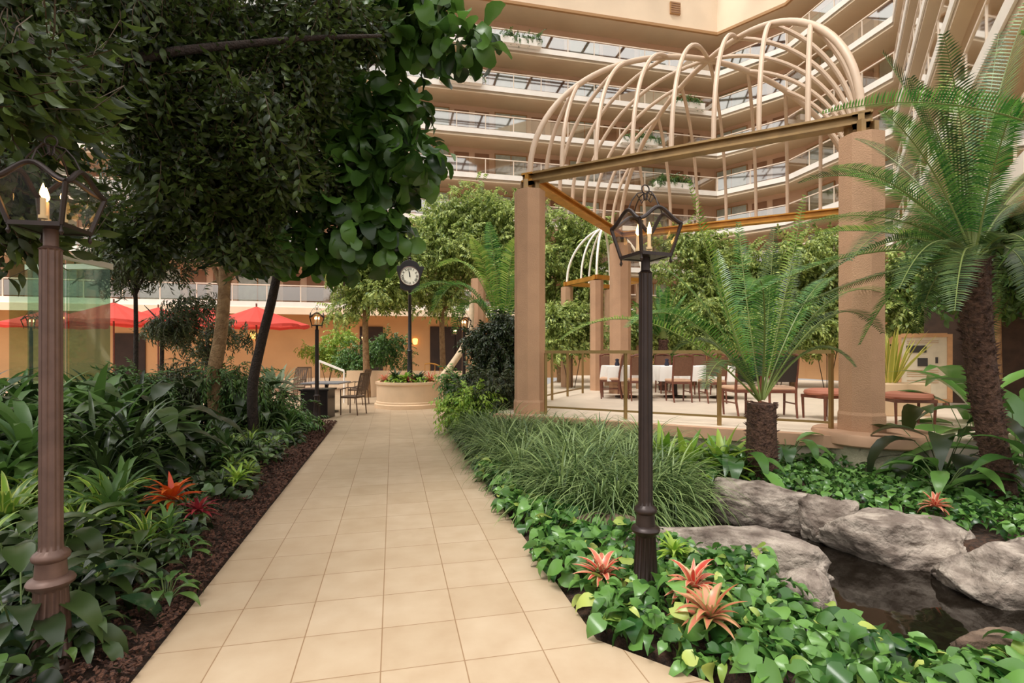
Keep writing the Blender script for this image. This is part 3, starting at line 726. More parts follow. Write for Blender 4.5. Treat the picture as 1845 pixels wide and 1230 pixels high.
def place(o, px, d, rz, label, first, group=None, z=TZ, s=1.0):
    p = at(px, HY, d); loc = (p.x, p.y, z)
    if first: o.location = loc; o.rotation_euler = (0, 0, rz); o['label'] = label; o.scale = (s,) * 3; return o
    return dup(o, loc, rz, label, group, s)
ch1 = make_chair('x', 'dining chairs on the terrace', M_back, M_seat)
place(ch1, 1222, 11.2, R(4), 'brown backed dining chair just right of the front lamp post, back to the camera', True)
for px, d, rz, lb in ((1151, 11.5, -5, 'dining chair half hidden behind the front lamp post, at the white table'),
                      (1283, 11.0, 2, 'brown backed dining chair third from the left along the white tables'),
                      (1098, 13.4, 178, 'dining chair at the left end of the white table, facing the camera'),
                      (1200, 13.5, 182, 'far dining chair facing the camera behind the middle white table'),
                      (1262, 13.2, 176, 'far dining chair facing the camera behind the right white table'),
                      (1100, 12.0, 75, 'dining chair at the left end of the cloth, seen from the side')):
    place(ch1, px, d, R(rz), lb, False)
ch2 = make_chair('x', 'dark leather chairs on the terrace', M_backd, M_seat, 'leather_chair')
place(ch2, 1335, 8.7, R(6), 'dark leather backed chair left behind the small cycad', True, s=1.03)
place(ch2, 1400, 8.6, R(-4), 'dark leather backed chair right behind the small cycad', False, s=1.03)
def make_bench(label, loc, rz):
    t = empty('upholstered_stool', loc, label, 'stool', 'russet stools by the right column', rz)
    for sx in (-1, 1):
        for sy in (-1, 1): MB().tube([(sx * .24, sy * .2, 0), (sx * .25, sy * .21, .36)], [.016, .022], 8).build('leg', M_wood, t, smooth=True)
    MB().box((0, 0, .36), (.54, .46, .05)).build('seat_frame', M_wood, t, bevel=.006)
    MB().lathe([(.30, 0), (.315, .03), (.3, .07), (.2, .095), (.02, .10)], 24).build('seat', M_seatr, t, loc=(0, 0, .385), smooth=True)
    return t
p = at(1488, HY, 8.3); make_bench('russet topped stool left of the right front column', (p.x, p.y, TZ), .3)
p = at(1635, HY, 7.6); make_bench('russet topped stool right of the right front column', (p.x, p.y, TZ), -.2)
def cloth_table(px, d, w, dep, rz, label, clabel, z0=TZ, cl=True):
    p = at(px, HY, d); t = empty('dining_table', (p.x, p.y, z0), label, 'table', 'terrace dining tables', rz)
    MB().box((0, 0, .72), (w, dep, .03)).build('tabletop', M_wood, t)
    MB().lathe([(.26, 0), (.26, .03), (.06, .06), (.05, .4), (.07, .66), (.2, .70)], 20).build('pedestal', M_iron, t, smooth=True)
    vs = []; fs = []; n = 72; rings = [(0, .0), (.96, 0), (1.0, .008), (1.03, .08), (1.045, .2), (1.06, .34)]
    for ri, (s, dz) in enumerate(rings):
        for k in range(n):
            a = 2 * math.pi * k / n; c, s_ = math.cos(a), math.sin(a); q = 1 / max(abs(c), abs(s_)); 
            x, y = c * q * w / 2, s_ * q * dep / 2
            fl = 1 + (.035 * math.sin(k * 1.4) + .02 * math.sin(k * 2.7)) * max(0, (ri - 2)) / 3
            vs.append((x * s * fl + (.0 if s else 0), y * s * fl, .742 - dz - (.03 * abs(math.sin(4 * a)) * 0)))
    for r_ in range(len(rings) - 1):
        for k in range(n): fs.append((r_ * n + k, r_ * n + (k + 1) % n, (r_ + 1) * n + (k + 1) % n, (r_ + 1) * n + k))
    c = MB().add(vs, fs).build('tablecloth', M_cloth, loc=(p.x, p.y, z0), rz=rz, smooth=True); tag(c, clabel, 'tablecloth', 'white tablecloths on the terrace')
    return p
def glass(loc, label):
    t = MB().lathe([(.03, 0), (.03, .004), (.005, .01), (.005, .08), (.03, .10), (.036, .16), (.03, .19)], 14, cap=False).build('wine_glass', mat('smoky_glass', (60, 50, 44), .1), loc=loc, smooth=True)
    tag(t, label, 'glass', 'glasses on the white tables')
def napkin(loc, lab):
    tag(MB().lathe([(.05, 0), (.06, .03), (.035, .10), (.05, .15), (.002, .17)], 10).build('folded_napkin', mat('dark_napkin', (44, 44, 58), .9), loc=loc, smooth=True), lab, 'napkin', 'napkins on the white tables')
for px, d, w, side in ((1128, 12.3, 1.0, 'left'), (1216, 12.3, .95, 'middle'), (1300, 12.1, .9, 'right')):
    p = cloth_table(px, d, w, .95, R(0), '%s pedestal dining table under white cloth on the terrace' % side, 'white cloth draped over the %s terrace table' % side)
    for j, (dx, dy) in enumerate(((-.25, -.2), (.2, -.25), (.05, .25))):
        if j < 2: napkin((p.x + dx, p.y + dy, TZ + .745), '%s dark folded napkin on the %s white table' % (['left', 'right'][j], side))
        else: glass((p.x + dx, p.y + dy, TZ + .745), 'stemmed glass on the %s white table' % side)
# patio set near the clock
def patio_chair(label, loc, rz, first=[None]):
    if first[0]: return dup(first[0], loc, rz, label)
    t = empty('patio_chair', loc, label, 'chair', 'brown patio chairs near the clock', rz); m = mat('patio_brown', (92, 70, 52), .6)
    for s in (-1, 1):
        MB().tube([(s * .22, .2, 0), (s * .22, .2, .43)], .015, 8).build('leg', m, t, smooth=True)
        MB().tube([(s * .22, -.24, 0), (s * .22, -.2, .43), (s * .22, -.26, .75), (s * .22, -.32, 1.0)], .015, 8).build('leg', m, t, smooth=True)
        MB().tube([(s * .23, -.23, .66), (s * .25, 0, .67), (s * .23, .2, .62), (s * .22, .2, .43)], .014, 8).build('armrest', m, t, smooth=True)
    MB().box((0, 0, .43), (.46, .44, .05)).build('seat', m, t, bevel=.015)
    m_ = MB()
    for j in range(7): m_.bar((-.18 + j * .06, -.215, .48), (-.18 + j * .06, -.315, .97), .03, .012)
    m_.bar((-.22, -.32, .99), (.22, -.32, .99), .03, .05); m_.build('backrest', m, t)
    first[0] = t; return t
p = gr(636, 746); patio_chair('brown patio chair nearest the path, left of the round planter', (p.x, p.y, 0), R(78))
p = gr(645, 728); patio_chair('brown patio chair partly hidden behind another, nearer the low wall', (p.x, p.y, 0), R(82))
p = at(530, HY, 16); patio_chair('brown patio chair beyond the silver leaved bush', (p.x, p.y, 0), R(160))
p = at(548, HY, 17.5); patio_chair('far brown patio chair behind the lamp post left of the clock', (p.x, p.y, 0), R(200))
p = gr(588, 742); t = empty('patio_table', (p.x, p.y, 0), 'grey topped patio table beside the brown chairs left of the clock', 'table')
MB().box((0, 0, .74), (.95, .95, .035)).build('tabletop', mat('grey_top', (132, 130, 134), .4), t, bevel=.008); MB().lathe([(.3, 0), (.3, .03), (.04, .05), (.04, .7), (.15, .72)], 16).build('pedestal', M_iron, t, smooth=True)
p = gr(573, 752); t = empty('square_planter', (p.x, p.y, 0), 'black square planter box at the foot of the lamp post left of the clock', 'planter')
MB().box((0, 0, .32), (.62, .5, .64)).build('box', M_black, t, bevel=.01); MB().box((0, 0, .655), (.68, .56, .04)).build('rim', M_black, t)
# parasols
def parasol(px, d, rim_y, half, label, first=[None]):
    p = at(px, HY, d); zr = EYE + (HY - rim_y) / F * d
    t = empty('parasol', (p.x, p.y, 0), label, 'parasol', 'red parasols', random.random())
    vs = [(0, 0, zr + half * .36)]; n = 8; fs = []; rings = [.33, .66, 1.0]
    for r_ in rings:
        for k in range(n * 4):
            a = 2 * math.pi * k / (n * 4); w = abs(math.cos(n * a / 2)); rr = half * r_ * (.93 + .07 * w)
            vs.append((rr * math.cos(a), rr * math.sin(a), zr + half * .36 * (1 - r_) ** 1.15 - .03 * half * (1 - w) * r_))
    N = n * 4
    for k in range(N): fs.append((0, 1 + k, 1 + (k + 1) % N))
    for j in range(2):
        for k in range(N): a = 1 + j * N; fs.append((a + k, a + N + k, a + N + (k + 1) % N, a + (k + 1) % N))
    k0 = len(vs)
    for k in range(N): v = vs[1 + 2 * N + k]; vs.append((v[0] * 1.01, v[1] * 1.01, v[2] - .1))
    for k in range(N): fs.append((1 + 2 * N + k, k0 + k, k0 + (k + 1) % N, 1 + 2 * N + (k + 1) % N))
    MB().add(vs, fs).build('canopy', M_red, t)
    MB().tube([(0, 0, 0), (0, 0, zr + half * .42)], .03, 10).build('pole', M_wood, t, smooth=True)
    for k in range(8):
        a = 2 * math.pi * k / 8; MB().tube([(0, 0, zr + half * .34), (half * .92 * math.cos(a), half * .92 * math.sin(a), zr)], .012, 5).build('rib', M_wood, t)
parasol(462, 19.5, 584, 1.85, 'rightmost red parasol, tip pointing at the lamp post')
parasol(365, 22.5, 581, 2.2, 'red parasol second from the right behind the pale tree trunk')
parasol(205, 20, 578, 2.0, 'red parasol between the glass enclosure and the thin tree')
parasol(285, 25, 583, 2.2, 'red parasol farthest back, between the two thin trees')
parasol(95, 21, 584, 1.8, 'leftmost red parasol seen through the glass enclosure')

# glass enclosure on the left
ge = empty('glass_enclosure', (-6.95, 7.2, 0), 'tall green tinted glass enclosure with pale top frame at the far left', 'glass enclosure')
q0, q1, q2 = Vector((0, 0, 0)), Vector((-.05, 1.9, 0)), Vector((-1.6, 2.0, 0)); zt = 3.0
m_ = MB()
for a, b in ((q0, q1), (q1, q2)): m_.bar(a + Vector((0, 0, zt)), b + Vector((0, 0, zt)), .09, .09)
m_.build('top_frame', M_white, ge)
for a, b in ((q0, q1), (q1, q2)):
    for j in range(2):
        s0, s1 = a.lerp(b, j / 2 + .01), a.lerp(b, (j + 1) / 2 - .01); MB().bar(s0 + Vector((0, 0, zt / 2)), s1 + Vector((0, 0, zt / 2)), .015, zt - .1).build('glass_pane', M_bigglass, ge)
tag(MB().box((-7.3, 6.9, 2.0), (.45, .45, 4.0)).build('wall_left', M_fascia), kind='structure')
# notice board
nb = at(1664, HY, 10.3); t = empty('menu_board', (nb.x, nb.y, TZ), 'wooden framed notice board with small dark photographs behind the right column', 'notice board', rz=R(-28))
MB().box((0, 0, .75), (.76, .04, 1.22)).build('backing', mat('board_paper', (200, 186, 160), .6, var=.05, scale=9), t)
m_ = MB()
for x in (-.4, .4): m_.box((x, -.01, .75), (.08, .07, 1.32))
for z in (.11, 1.39): m_.box((0, -.01, z), (.72, .07, .08))
m_.build('frame', mat('pale_wood', (190, 142, 96), .5, var=.1, scale=10), t)
for c_, d_ in (((-.12, -.03, 1.12), (.32, .01, .14)), ((-.02, -.03, .86), (.16, .01, .16)), ((.2, -.03, .9), (.04, .01, .12))): MB().box(c_, d_).build('photograph', M_backd, t)
m_ = MB()
for z in (1.28, 1.24, .7, .66, .62, .58, .5, .46): m_.box((-.02, -.025, z), (.5, .006, .008))
m_.build('ruled_line', M_trim, t)
for x in (-.35, .35): MB().box((x, 0, .05), (.05, .3, .1)).build('foot', M_wood, t)
pw = at(1720, HY, 10.6); tag(MB().box((0, 0, 0), (1.6, .12, 2.4)).build('privacy_screen', mat('dark_screen', (74, 56, 44), .7, var=.2, scale=6), loc=(pw.x + .55, pw.y + .2, TZ + 1.2), rz=R(-28)), 'dark brown screen standing right of the notice board behind the palm trunk', 'screen')

# ------------------------------------------------------------------ rocks
def rock(name_label, c, size, rz, seed, mt=M_rock, flat=.75, group='pond boulders', squ=.6):
    import bmesh
    bm = bmesh.new(); bmesh.ops.create_icosphere(bm, subdivisions=5, radius=1)
    from mathutils import noise
    off = Vector((seed * 3.1, seed * 1.7, 0))
    cuts = [Vector((random.gauss(0, 1), random.gauss(0, 1), random.gauss(0, .7))).normalized() for _ in range(9)]
    cd = [random.uniform(.62, .85) for _ in cuts]
    for v in bm.verts:
        p = v.co.normalized(); m = max(abs(p.x), abs(p.y), abs(p.z)); q = p / (m ** squ * 1.0)
        for c_, d_ in zip(cuts, cd):
            k = q.dot(c_)
            if k > d_: q -= c_ * (k - d_) * .85
        q *= 1 + .16 * noise.noise(p * 1.6 + off) + .07 * noise.noise(p * 4 + off) + .03 * noise.noise(p * 11 + off)
        rdg = abs(noise.noise(Vector((p.x * 2, p.y * 5, p.z * 7)) + off)); q *= 1 - .05 * max(0, .12 - rdg) / .12
        v.co = Vector((q.x * size[0], q.y * size[1], q.z * size[2]))
    me = bpy.data.meshes.new('boulder'); bm.to_mesh(me); bm.free(); me.materials.append(mt)
    me.polygons.foreach_set('use_smooth', [True] * len(me.polygons)); me.update()
    o = link_mesh('boulder', me, loc=c, rz=rz); tag(o, name_label, 'rock', group)
rock('long grey boulder at the near pond edge, right of the front lamp post', (1.60, 3.98, -.06), (.74, .30, .25), R(-24), 1)
rock('flat pale stone directly behind the front lamp post', (.84, 3.98, -.07), (.24, .18, .16), R(-10), 2)
rock('brown stone half under the grass behind the lamp post', (.80, 4.45, -.08), (.42, .24, .22), R(-20), 3, M_rockb)
rock('small pale boulder at the near pond edge below the long one', (1.84, 3.28, -.06), (.24, .20, .26), R(15), 4)
rock('grey boulder on the far bank nearest the terrace pier', (2.52, 5.25, -.08), (.46, .28, .26), R(-25), 5, squ=.75)
rock('short grey boulder on the far bank left of the long one', (2.90, 4.80, -.09), (.22, .24, .27), R(20), 6)
rock('long smooth grey boulder on the far pond bank', (3.22, 4.34, -.13), (.64, .26, .27), R(-31), 7, squ=.8)
rock('large pale boulder at the right edge of the photo on the pond bank', (3.62, 3.70, -.20), (.56, .38, .34), R(-12), 8, squ=.8)
rock('brown stone buried in pothos at the lower right', (2.42, 2.60, .0), (.26, .11, .10), R(-5), 9, M_rockb)
rock('grey stone beside the grass at the far left end of the pond', (2.06, 5.95, -.02), (.20, .26, .26), R(30), 10)

# ------------------------------------------------------------------ foliage builders
leaf_small = leaf_t(1, .42, 4, 'oval', .15, .4)
leaf_long = leaf_t(1, .26, 4, 'oval', .12, .6)
SP_ficus = [sprig_t(11, .42, leaf_small, .10, 1.0, .9 + .3 * j, j) for j in range(4)]
SP_bright = [sprig_t(13, .42, leaf_small, .125, 1.3, .2 + .2 * j, 20 + j) for j in range(4)]
SP_olive = [sprig_t(11, .38, leaf_long, .11, .9, .5 + .3 * j, 40 + j) for j in range(4)]
def crown_pts(blobs, n, shell=.35):
    sub = []
    for b in blobs:
        m = max(4, min(26, int(b[3] * b[5] * 14)))
        for j in range(m):
            q = RNG.normal(size=3); q /= np.linalg.norm(q); q *= RNG.random() ** .4 * .85; k = .26 + .22 * RNG.random()
            sub.append((b[0] + q[0] * b[3], b[1] + q[1] * b[4], b[2] + q[2] * b[5], b[3] * k + .12, b[4] * k + .12, b[5] * k * .8 + .08))
    blobs = sub
    w = np.array([b[3] * b[4] * b[5] for b in blobs]) ** .75; w /= w.sum(); ci = RNG.choice(len(blobs), n, p=w)
    d = RNG.normal(size=(n, 3)); d /= np.linalg.norm(d, axis=1, keepdims=True); r = (shell + (1 - shell) * RNG.random(n)) ** .6
    B_ = np.array(blobs, float)[ci]; return B_[:, :3] + d * r[:, None] * B_[:, 3:6], d
def crown(temps, blobs, n, mats, droop=.5, smin=.8, smax=1.25, name='foliage', parent=None, loc=(0, 0, 0)):
    pos, out = crown_pts(blobs, n)
    d = out * .6 + RNG.normal(size=(n, 3)) * .55 + np.array([0, 0, -droop]); nn = RNG.normal(size=(n, 3)) * .35 + np.array([0, 0, 1.0])
    me = big_mesh(name, temps, RNG.integers(0, len(temps), n), basis(d, nn), pos - np.array(loc), smin + (smax - smin) * RNG.random(n), mats)
    return link_mesh(name, me, parent)
def blob(px, py, d, rx, rz=None, ry=None):     # radii in pixels at depth d
    p = at(px, py, d); k = d / F; return (p.x, p.y, p.z, rx * k, (ry * k if ry else rx * k * .9), (rz or rx) * k)
def limb(mb, pts, r0, r1):
    pts = [Vector(p) for p in pts]; out = []
    for i in range(len(pts) - 1):
        p0 = pts[max(i - 1, 0)]; p1 = pts[i]; p2 = pts[i + 1]; p3 = pts[min(i + 2, len(pts) - 1)]
        for j in range(5):
            t = j / 5; out.append(.5 * ((2 * p1) + (p2 - p0) * t + (2 * p0 - 5 * p1 + 4 * p2 - p3) * t * t + (3 * p1 - p0 - 3 * p2 + p3) * t ** 3))
    out.append(pts[-1]); n = len(out)
    mb.tube(out, [r0 + (r1 - r0) * i / (n - 1) for i in range(n)], 10); return mb
def tree(name, base, label, cat, trunk, branches, r, bark, blobs, n, temps, mats, droop=.5, group=None, smin=.8, smax=1.25):
    t = empty(name, base, label, cat, group); b = Vector(base)
    limb(MB(), [Vector(p) - b for p in trunk], r, r * .55).build('trunk', bark, t, smooth=True)
    for br in branches: limb(MB(), [Vector(p) - b for p in br], r * .5, r * .12).build('branch', bark, t, smooth=True)
    if blobs: crown(temps, blobs, n, mats, droop, smin, smax, 'foliage', t, base)
    return t

# --- near weeping fig, rooted just outside the left edge of the photo
base = (-4.9, 3.9, 0)
bl = [blob(40, 60, 4.2, 130, 170), blob(0, 260, 3.0, 20, 80), blob(60, 190, 3.4, 25, 70), blob(10, 80, 2.5, 50, 80),
      blob(250, 40, 5.0, 150, 110), blob(270, 200, 5.0, 80, 140), blob(360, 120, 5.4, 130, 150),
      blob(440, 210, 5.6, 110, 160), blob(330, 310, 5.6, 85, 95), blob(480, 90, 6.0, 130, 140), blob(560, 10, 6.0, 130, 60), blob(430, 390, 6.0, 65, 50), blob(260, 390, 6.0, 55, 45),
      blob(520, 250, 6.4, 80, 110), blob(130, 100, 4.6, 70, 70), blob(-25, 330, 2.9, 22, 90),]
bl_shade = [(-4, 7, 8.4, 2.4, 2.2, .9), (-7, 9.5, 9.4, 2.6, 2.4, 1.0), (-3.4, 4.6, 6.5, 2.0, 1.8, .8), (-4.2, 2.2, 5.2, 2.0, 1.8, 1.0), (-6.8, 6.2, 7.0, 2.0, 2.0, 1.0), (-2.0, 8.0, 9.0, 2.0, 2.0, .8)]  # unseen overhead canopy, added to shade the left bed
wf = tree('weeping_fig', base, 'dense dark weeping fig whose small leaves hang over the upper left', 'tree',
     [base, (-4.7, 4.1, 1.6), (-4.5, 4.3, 3.0), (-4.2, 4.6, 4.6)],
     [[(-4.5, 4.3, 3.0), (-3.6, 4.6, 4.0), (-2.4, 5.2, 4.6), (-1.4, 5.6, 4.9)], [(-4.4, 4.3, 3.4), (-3.9, 4.0, 3.9), (-3.3, 3.6, 3.6), (-3.1, 3.4, 3.0)], [(-4.2, 4.6, 4.4), (-3.2, 5.2, 4.9), (-2.4, 5.8, 4.3)]],
     0.13, M_bark, bl, 6600, SP_ficus, [L_ficus, M_twig], droop=1.3)
crown(SP_ficus, bl_shade, 3600, [L_ficus, M_twig], 1.0, .9, 1.4, 'foliage', wf, base)
# --- fiddle leaf fig with the dark leaning trunk
fl_leaf = [leaf_t(1, .62, 6, 'fiddle', .18, .3 + .2 * j, wave=.25) for j in range(3)]
b0 = gr(458, 800); tb = (b0.x, b0.y, 0)
blf = [blob(590, 130, 7.0, 80, 110), blob(690, 60, 6.6, 85, 75), blob(790, 10, 6.4, 80, 45), blob(835, 60, 6.3, 35, 35), blob(640, 240, 6.8, 95, 110), blob(722, 190, 6.7, 45, 45), blob(735, 290, 6.6, 62, 38),
       blob(610, 370, 6.9, 95, 90), blob(690, 370, 6.8, 50, 60), blob(480, 430, 7.0, 60, 50), blob(570, 455, 6.9, 70, 50), blob(675, 430, 6.9, 55, 35)]
t = empty('fiddle_leaf_fig', tb, 'fiddle leaf fig with a thin dark leaning trunk and broad leaves above the clock', 'tree')
B0 = Vector(tb); tr = [B0, at(455, 700, 8.3), at(470, 620, 8.2), at(492, 530, 8.0), at(500, 470, 7.9), at(488, 380, 7.8), at(500, 280, 7.6), at(560, 160, 7.5)]
limb(MB(), [p - B0 for p in tr], .085, .04).build('trunk', M_bark, t, smooth=True)
for br in ([at(500, 470, 7.9), at(560, 400, 7.6), at(640, 330, 7.4), at(720, 270, 7.2)], [at(500, 280, 7.6), at(600, 180, 7.4), at(700, 90, 7.2), at(800, 40, 7.0), at(850, 50, 6.9)], [at(488, 400, 7.8), at(560, 440, 7.5), at(620, 450, 7.4), at(680, 430, 7.4)], [at(560, 400, 7.6), at(600, 290, 7.4), at(680, 210, 7.2)]):
    limb(MB(), [p - B0 for p in br], .035, .012).build('branch', M_bark, t, smooth=True)
n = 1500; pos, out = crown_pts(blf, n, .2); d = out * .8 + RNG.normal(size=(n, 3)) * .5 + np.array([0, 0, -.25]); nn = out * .3 + RNG.normal(size=(n, 3)) * .45 + np.array([0, -.35, .7])
link_mesh('foliage', big_mesh('foliage', fl_leaf, RNG.integers(0, 3, n), basis(d, nn), pos - np.array(tb), .22 + .17 * RNG.random(n), [L_fiddle]), t)
# --- brown trunk tree
b0 = gr(398, 790); tb = (b0.x, b0.y, 0)
tree('fig_tree', tb, 'fig tree with a pale brown forked trunk left of the dark leaning one', 'tree', [b0, at(385, 690, 9), at(398, 600, 9), at(405, 500, 9), at(400, 400, 9), at(410, 300, 8.8)],
     [[at(405, 530, 9), at(385, 480, 9), at(350, 430, 8.9)], [at(402, 520, 9), at(430, 470, 9), at(455, 400, 8.9)]], .13, M_barkl,
     [blob(400, 400, 8.6, 70, 60), blob(340, 350, 8.6, 70, 60), blob(460, 340, 8.6, 60, 70), blob(300, 250, 8.4, 120, 100)], 900, SP_ficus, [L_ficus, M_twig], droop=.8)
# --- thin trees before the parasols
for (px, d, ytop, bls, n, lb) in ((243, 10.5, 470, [(220, 420, 70, 60), (280, 400, 75, 80), (190, 360, 60, 40), (330, 450, 50, 50), (250, 480, 75, 35)], 900, 'thin tree with fine dark leaves before the middle red parasols'),
                                  (290, 12, 560, [(300, 560, 50, 26), (350, 545, 45, 25), (320, 590, 40, 20)], 330, 'low thin stemmed tree with sparse leaves, left of the pale brown trunk'),
                                  (372, 13, 600, [(420, 590, 32, 22), (380, 620, 40, 20)], 160, 'slim shrub at the foot of the pale brown trunk')):
    p = at(px, HY, d); p.z = 0
    tree('slender_tree', (p.x, p.y, 0), lb, 'tree', [p, at(px + 2, 600, d), at(px, ytop, d)], [[at(px, (600 + ytop) / 2, d), at(px - 30, ytop - 10, d)], [at(px, (600 + ytop) / 2, d), at(px + 35, ytop - 15, d)]],
         .055, M_bark, [blob(a, b, d, c, e) for a, b, c, e in bls], n, SP_olive, [L_olive, M_twig], droop=.6, group='slender trees on the left')
# --- sunlit background trees
BG = [('bright leafy tree left of and behind the clock', 662, 17.5, 560, [(640, 490, 55, 50), (700, 470, 60, 50), (690, 530, 70, 40), (630, 550, 40, 30), (620, 600, 0, 0)], 1900),
      ('tall sunlit tree right above the clock', 800, 19, 560, [(800, 400, 60, 45), (870, 380, 70, 50), (770, 450, 60, 50), (840, 460, 90, 50), (930, 420, 60, 70), (800, 520, 70, 40)], 3000),
      ('sunlit tree behind the left front pavilion column', 1010, 18.5, 600, [(1020, 400, 50, 40), (1000, 470, 60, 60), (1060, 440, 60, 40), (1040, 540, 70, 70), (1010, 600, 50, 40), (930, 500, 50, 60)], 2600),
      ('leafy tree framed by the middle of the pavilion', 1250, 17, 600, [(1230, 450, 60, 40), (1300, 470, 60, 50), (1250, 540, 70, 50), (1350, 520, 60, 60), (1200, 590, 60, 40)], 2000),
      ('leafy tree behind the small cycad', 1430, 16, 600, [(1420, 470, 60, 40), (1480, 520, 60, 60), (1430, 580, 70, 45), (1500, 460, 50, 50)], 1700),
      ('leafy tree behind the right front column', 1640, 12.5, 600, [(1620, 490, 50, 50), (1680, 540, 60, 60), (1610, 560, 50, 40), (1740, 470, 60, 60)], 1500)]
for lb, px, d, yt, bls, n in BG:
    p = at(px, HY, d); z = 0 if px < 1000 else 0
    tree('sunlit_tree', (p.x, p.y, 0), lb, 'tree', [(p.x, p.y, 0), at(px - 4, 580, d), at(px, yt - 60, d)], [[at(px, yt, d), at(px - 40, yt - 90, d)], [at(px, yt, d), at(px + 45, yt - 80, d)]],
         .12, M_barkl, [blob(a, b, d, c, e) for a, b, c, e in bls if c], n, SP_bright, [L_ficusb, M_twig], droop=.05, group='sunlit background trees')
for lb, px, d, yt, bls, n in (('leafy tree filling the right edge behind the large palm crown', 1800, 9.5, 520, [(1760, 420, 70, 50), (1840, 380, 60, 70), (1820, 480, 70, 60), (1740, 500, 50, 40)], 1100),):
    p = at(px, HY, d)
    tree('sunlit_tree', (p.x, p.y, 0), lb, 'tree', [(p.x, p.y, 0), at(px - 4, 580, d), at(px, yt - 60, d)], [[at(px, yt, d), at(px - 40, yt - 90, d)]], .08, M_barkl, [blob(a, b, d, c, e) for a, b, c, e in bls if c], n, SP_bright, [L_fern, M_twig], droop=.5)
# hedges and bushes
def bush(name, label, base, blobs, n, temps, mats, cat='shrub', group=None, smin=.7, smax=1.1):
    t = empty(name, base, label, cat, group)
    stems = MB()
    for b in blobs[:6]: stems.tube([(0, 0, 0), Vector(b[:3]) - Vector(base)], .012, 5)
    stems.build('stem', M_twig, t); crown(temps, blobs, n, mats, .1, smin, smax, 'foliage', t, base); return t
def bushp(name, label, px, d, bls, n, temps, mats, z=0, **k):
    p = at(px, HY, d); return bush(name, label, (p.x, p.y, z), [blob(a, b, d, c, e) for a, b, c, e in bls], n, temps, mats, **k)
SP_h = [sprig_t(10, .3, leaf_small, .09, 1.1, .3 + .2 * j, 60 + j) for j in range(3)]
bushp('clipped_shrub', 'glossy green shrub behind the low wall, right half of the hedge', 690, 20, [(640, 640, 40, 26), (700, 630, 45, 38), (660, 655, 50, 16)], 900, SP_h, [L_pothos, M_twig], group='hedge shrubs')
bushp('clipped_shrub', 'lime tipped shrub behind the low wall, left half of the hedge', 590, 21, [(570, 620, 30, 22), (610, 615, 35, 22), (600, 645, 50, 20)], 700, SP_h, [L_lime, M_twig], group='hedge shrubs')
bushp('vine_column', 'tall dark vine covered mass left of the front pavilion column', 895, 11.0, [(880, 620, 32, 35), (905, 580, 28, 30), (900, 680, 40, 50), (870, 690, 30, 40), (925, 640, 18, 60)], 1700, SP_h, [L_dark, M_twig])
bushp('clipped_shrub', 'low shrub with yellow edged leaves at the foot of the vine mass', 825, 9.6, [(825, 745, 30, 30), (850, 720, 30, 25)], 330, SP_h, [L_lime, M_twig], group='hedge shrubs')
bushp('clipped_shrub', 'dark shrub right of the round planter', 825, 12.2, [(815, 700, 25, 30), (840, 690, 20, 30)], 260, SP_h, [L_pothos, M_twig], group='hedge shrubs')
for px, d, yt, w_, lm, lb in ((230, 8.8, 700, 60, L_fern, 'loose olive green bush at the back of the left bed, under the thin tree'), (330, 9.6, 680, 60, L_olive, 'loose dark bush at the back of the left bed, left of the pale brown trunk'),
                        (440, 9.2, 690, 45, L_fern, 'loose bush between the pale brown and the dark leaning trunk'), (130, 9.0, 720, 60, L_olive, 'loose dark bush in front of the glass enclosure'), (520, 9.6, 745, 40, L_pothos, 'low glossy bush near the black square planter')):
    bushp('loose_shrub', lb, px, d, [(px, yt, w_, 42), (px - w_ * .5, yt + 25, w_ * .6, 35), (px + w_ * .5, yt + 20, w_ * .6, 35)], 420, SP_olive, [lm, M_twig], group='loose shrubs of the left bed')
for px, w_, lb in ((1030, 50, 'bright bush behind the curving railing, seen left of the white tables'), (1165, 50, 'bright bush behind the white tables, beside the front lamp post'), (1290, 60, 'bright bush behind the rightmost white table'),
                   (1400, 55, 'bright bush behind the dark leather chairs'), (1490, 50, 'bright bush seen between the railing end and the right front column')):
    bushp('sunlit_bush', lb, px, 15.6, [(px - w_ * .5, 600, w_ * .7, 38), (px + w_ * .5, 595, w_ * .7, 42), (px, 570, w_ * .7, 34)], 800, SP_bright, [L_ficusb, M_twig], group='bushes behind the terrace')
bushp('vine_column', 'dark low vine mass filling the gap left of the front column base', 905, 9.9, [(895, 690, 34, 34), (860, 715, 28, 24), (925, 700, 14, 24)], 420, SP_h, [L_olive, M_twig])
# pale leaning trunk right of the clock
MBl = MB(); limb(MBl, [at(780, 722, 16.5), at(790, 690, 16.5), at(812, 660, 16.5), at(835, 625, 16.5), at(848, 590, 16.5), at(850, 540, 16.5)], .13, .08)
tag(MBl.build('leaning_trunk', mat('pale_bark', (214, 190, 158), .8, var=.1, scale=6), smooth=True), 'pale curved leaning trunk right of the clock planter', 'tree trunk')
tag(MB().lathe([(.24, 0), (.24, 3.9)], 8, c=(0, 0, 0)).build('pavilion_column', M_col, loc=(at(862, HY, 17).x, 17, 0)), 'narrow distant stucco column behind the pale leaning trunk', 'column')

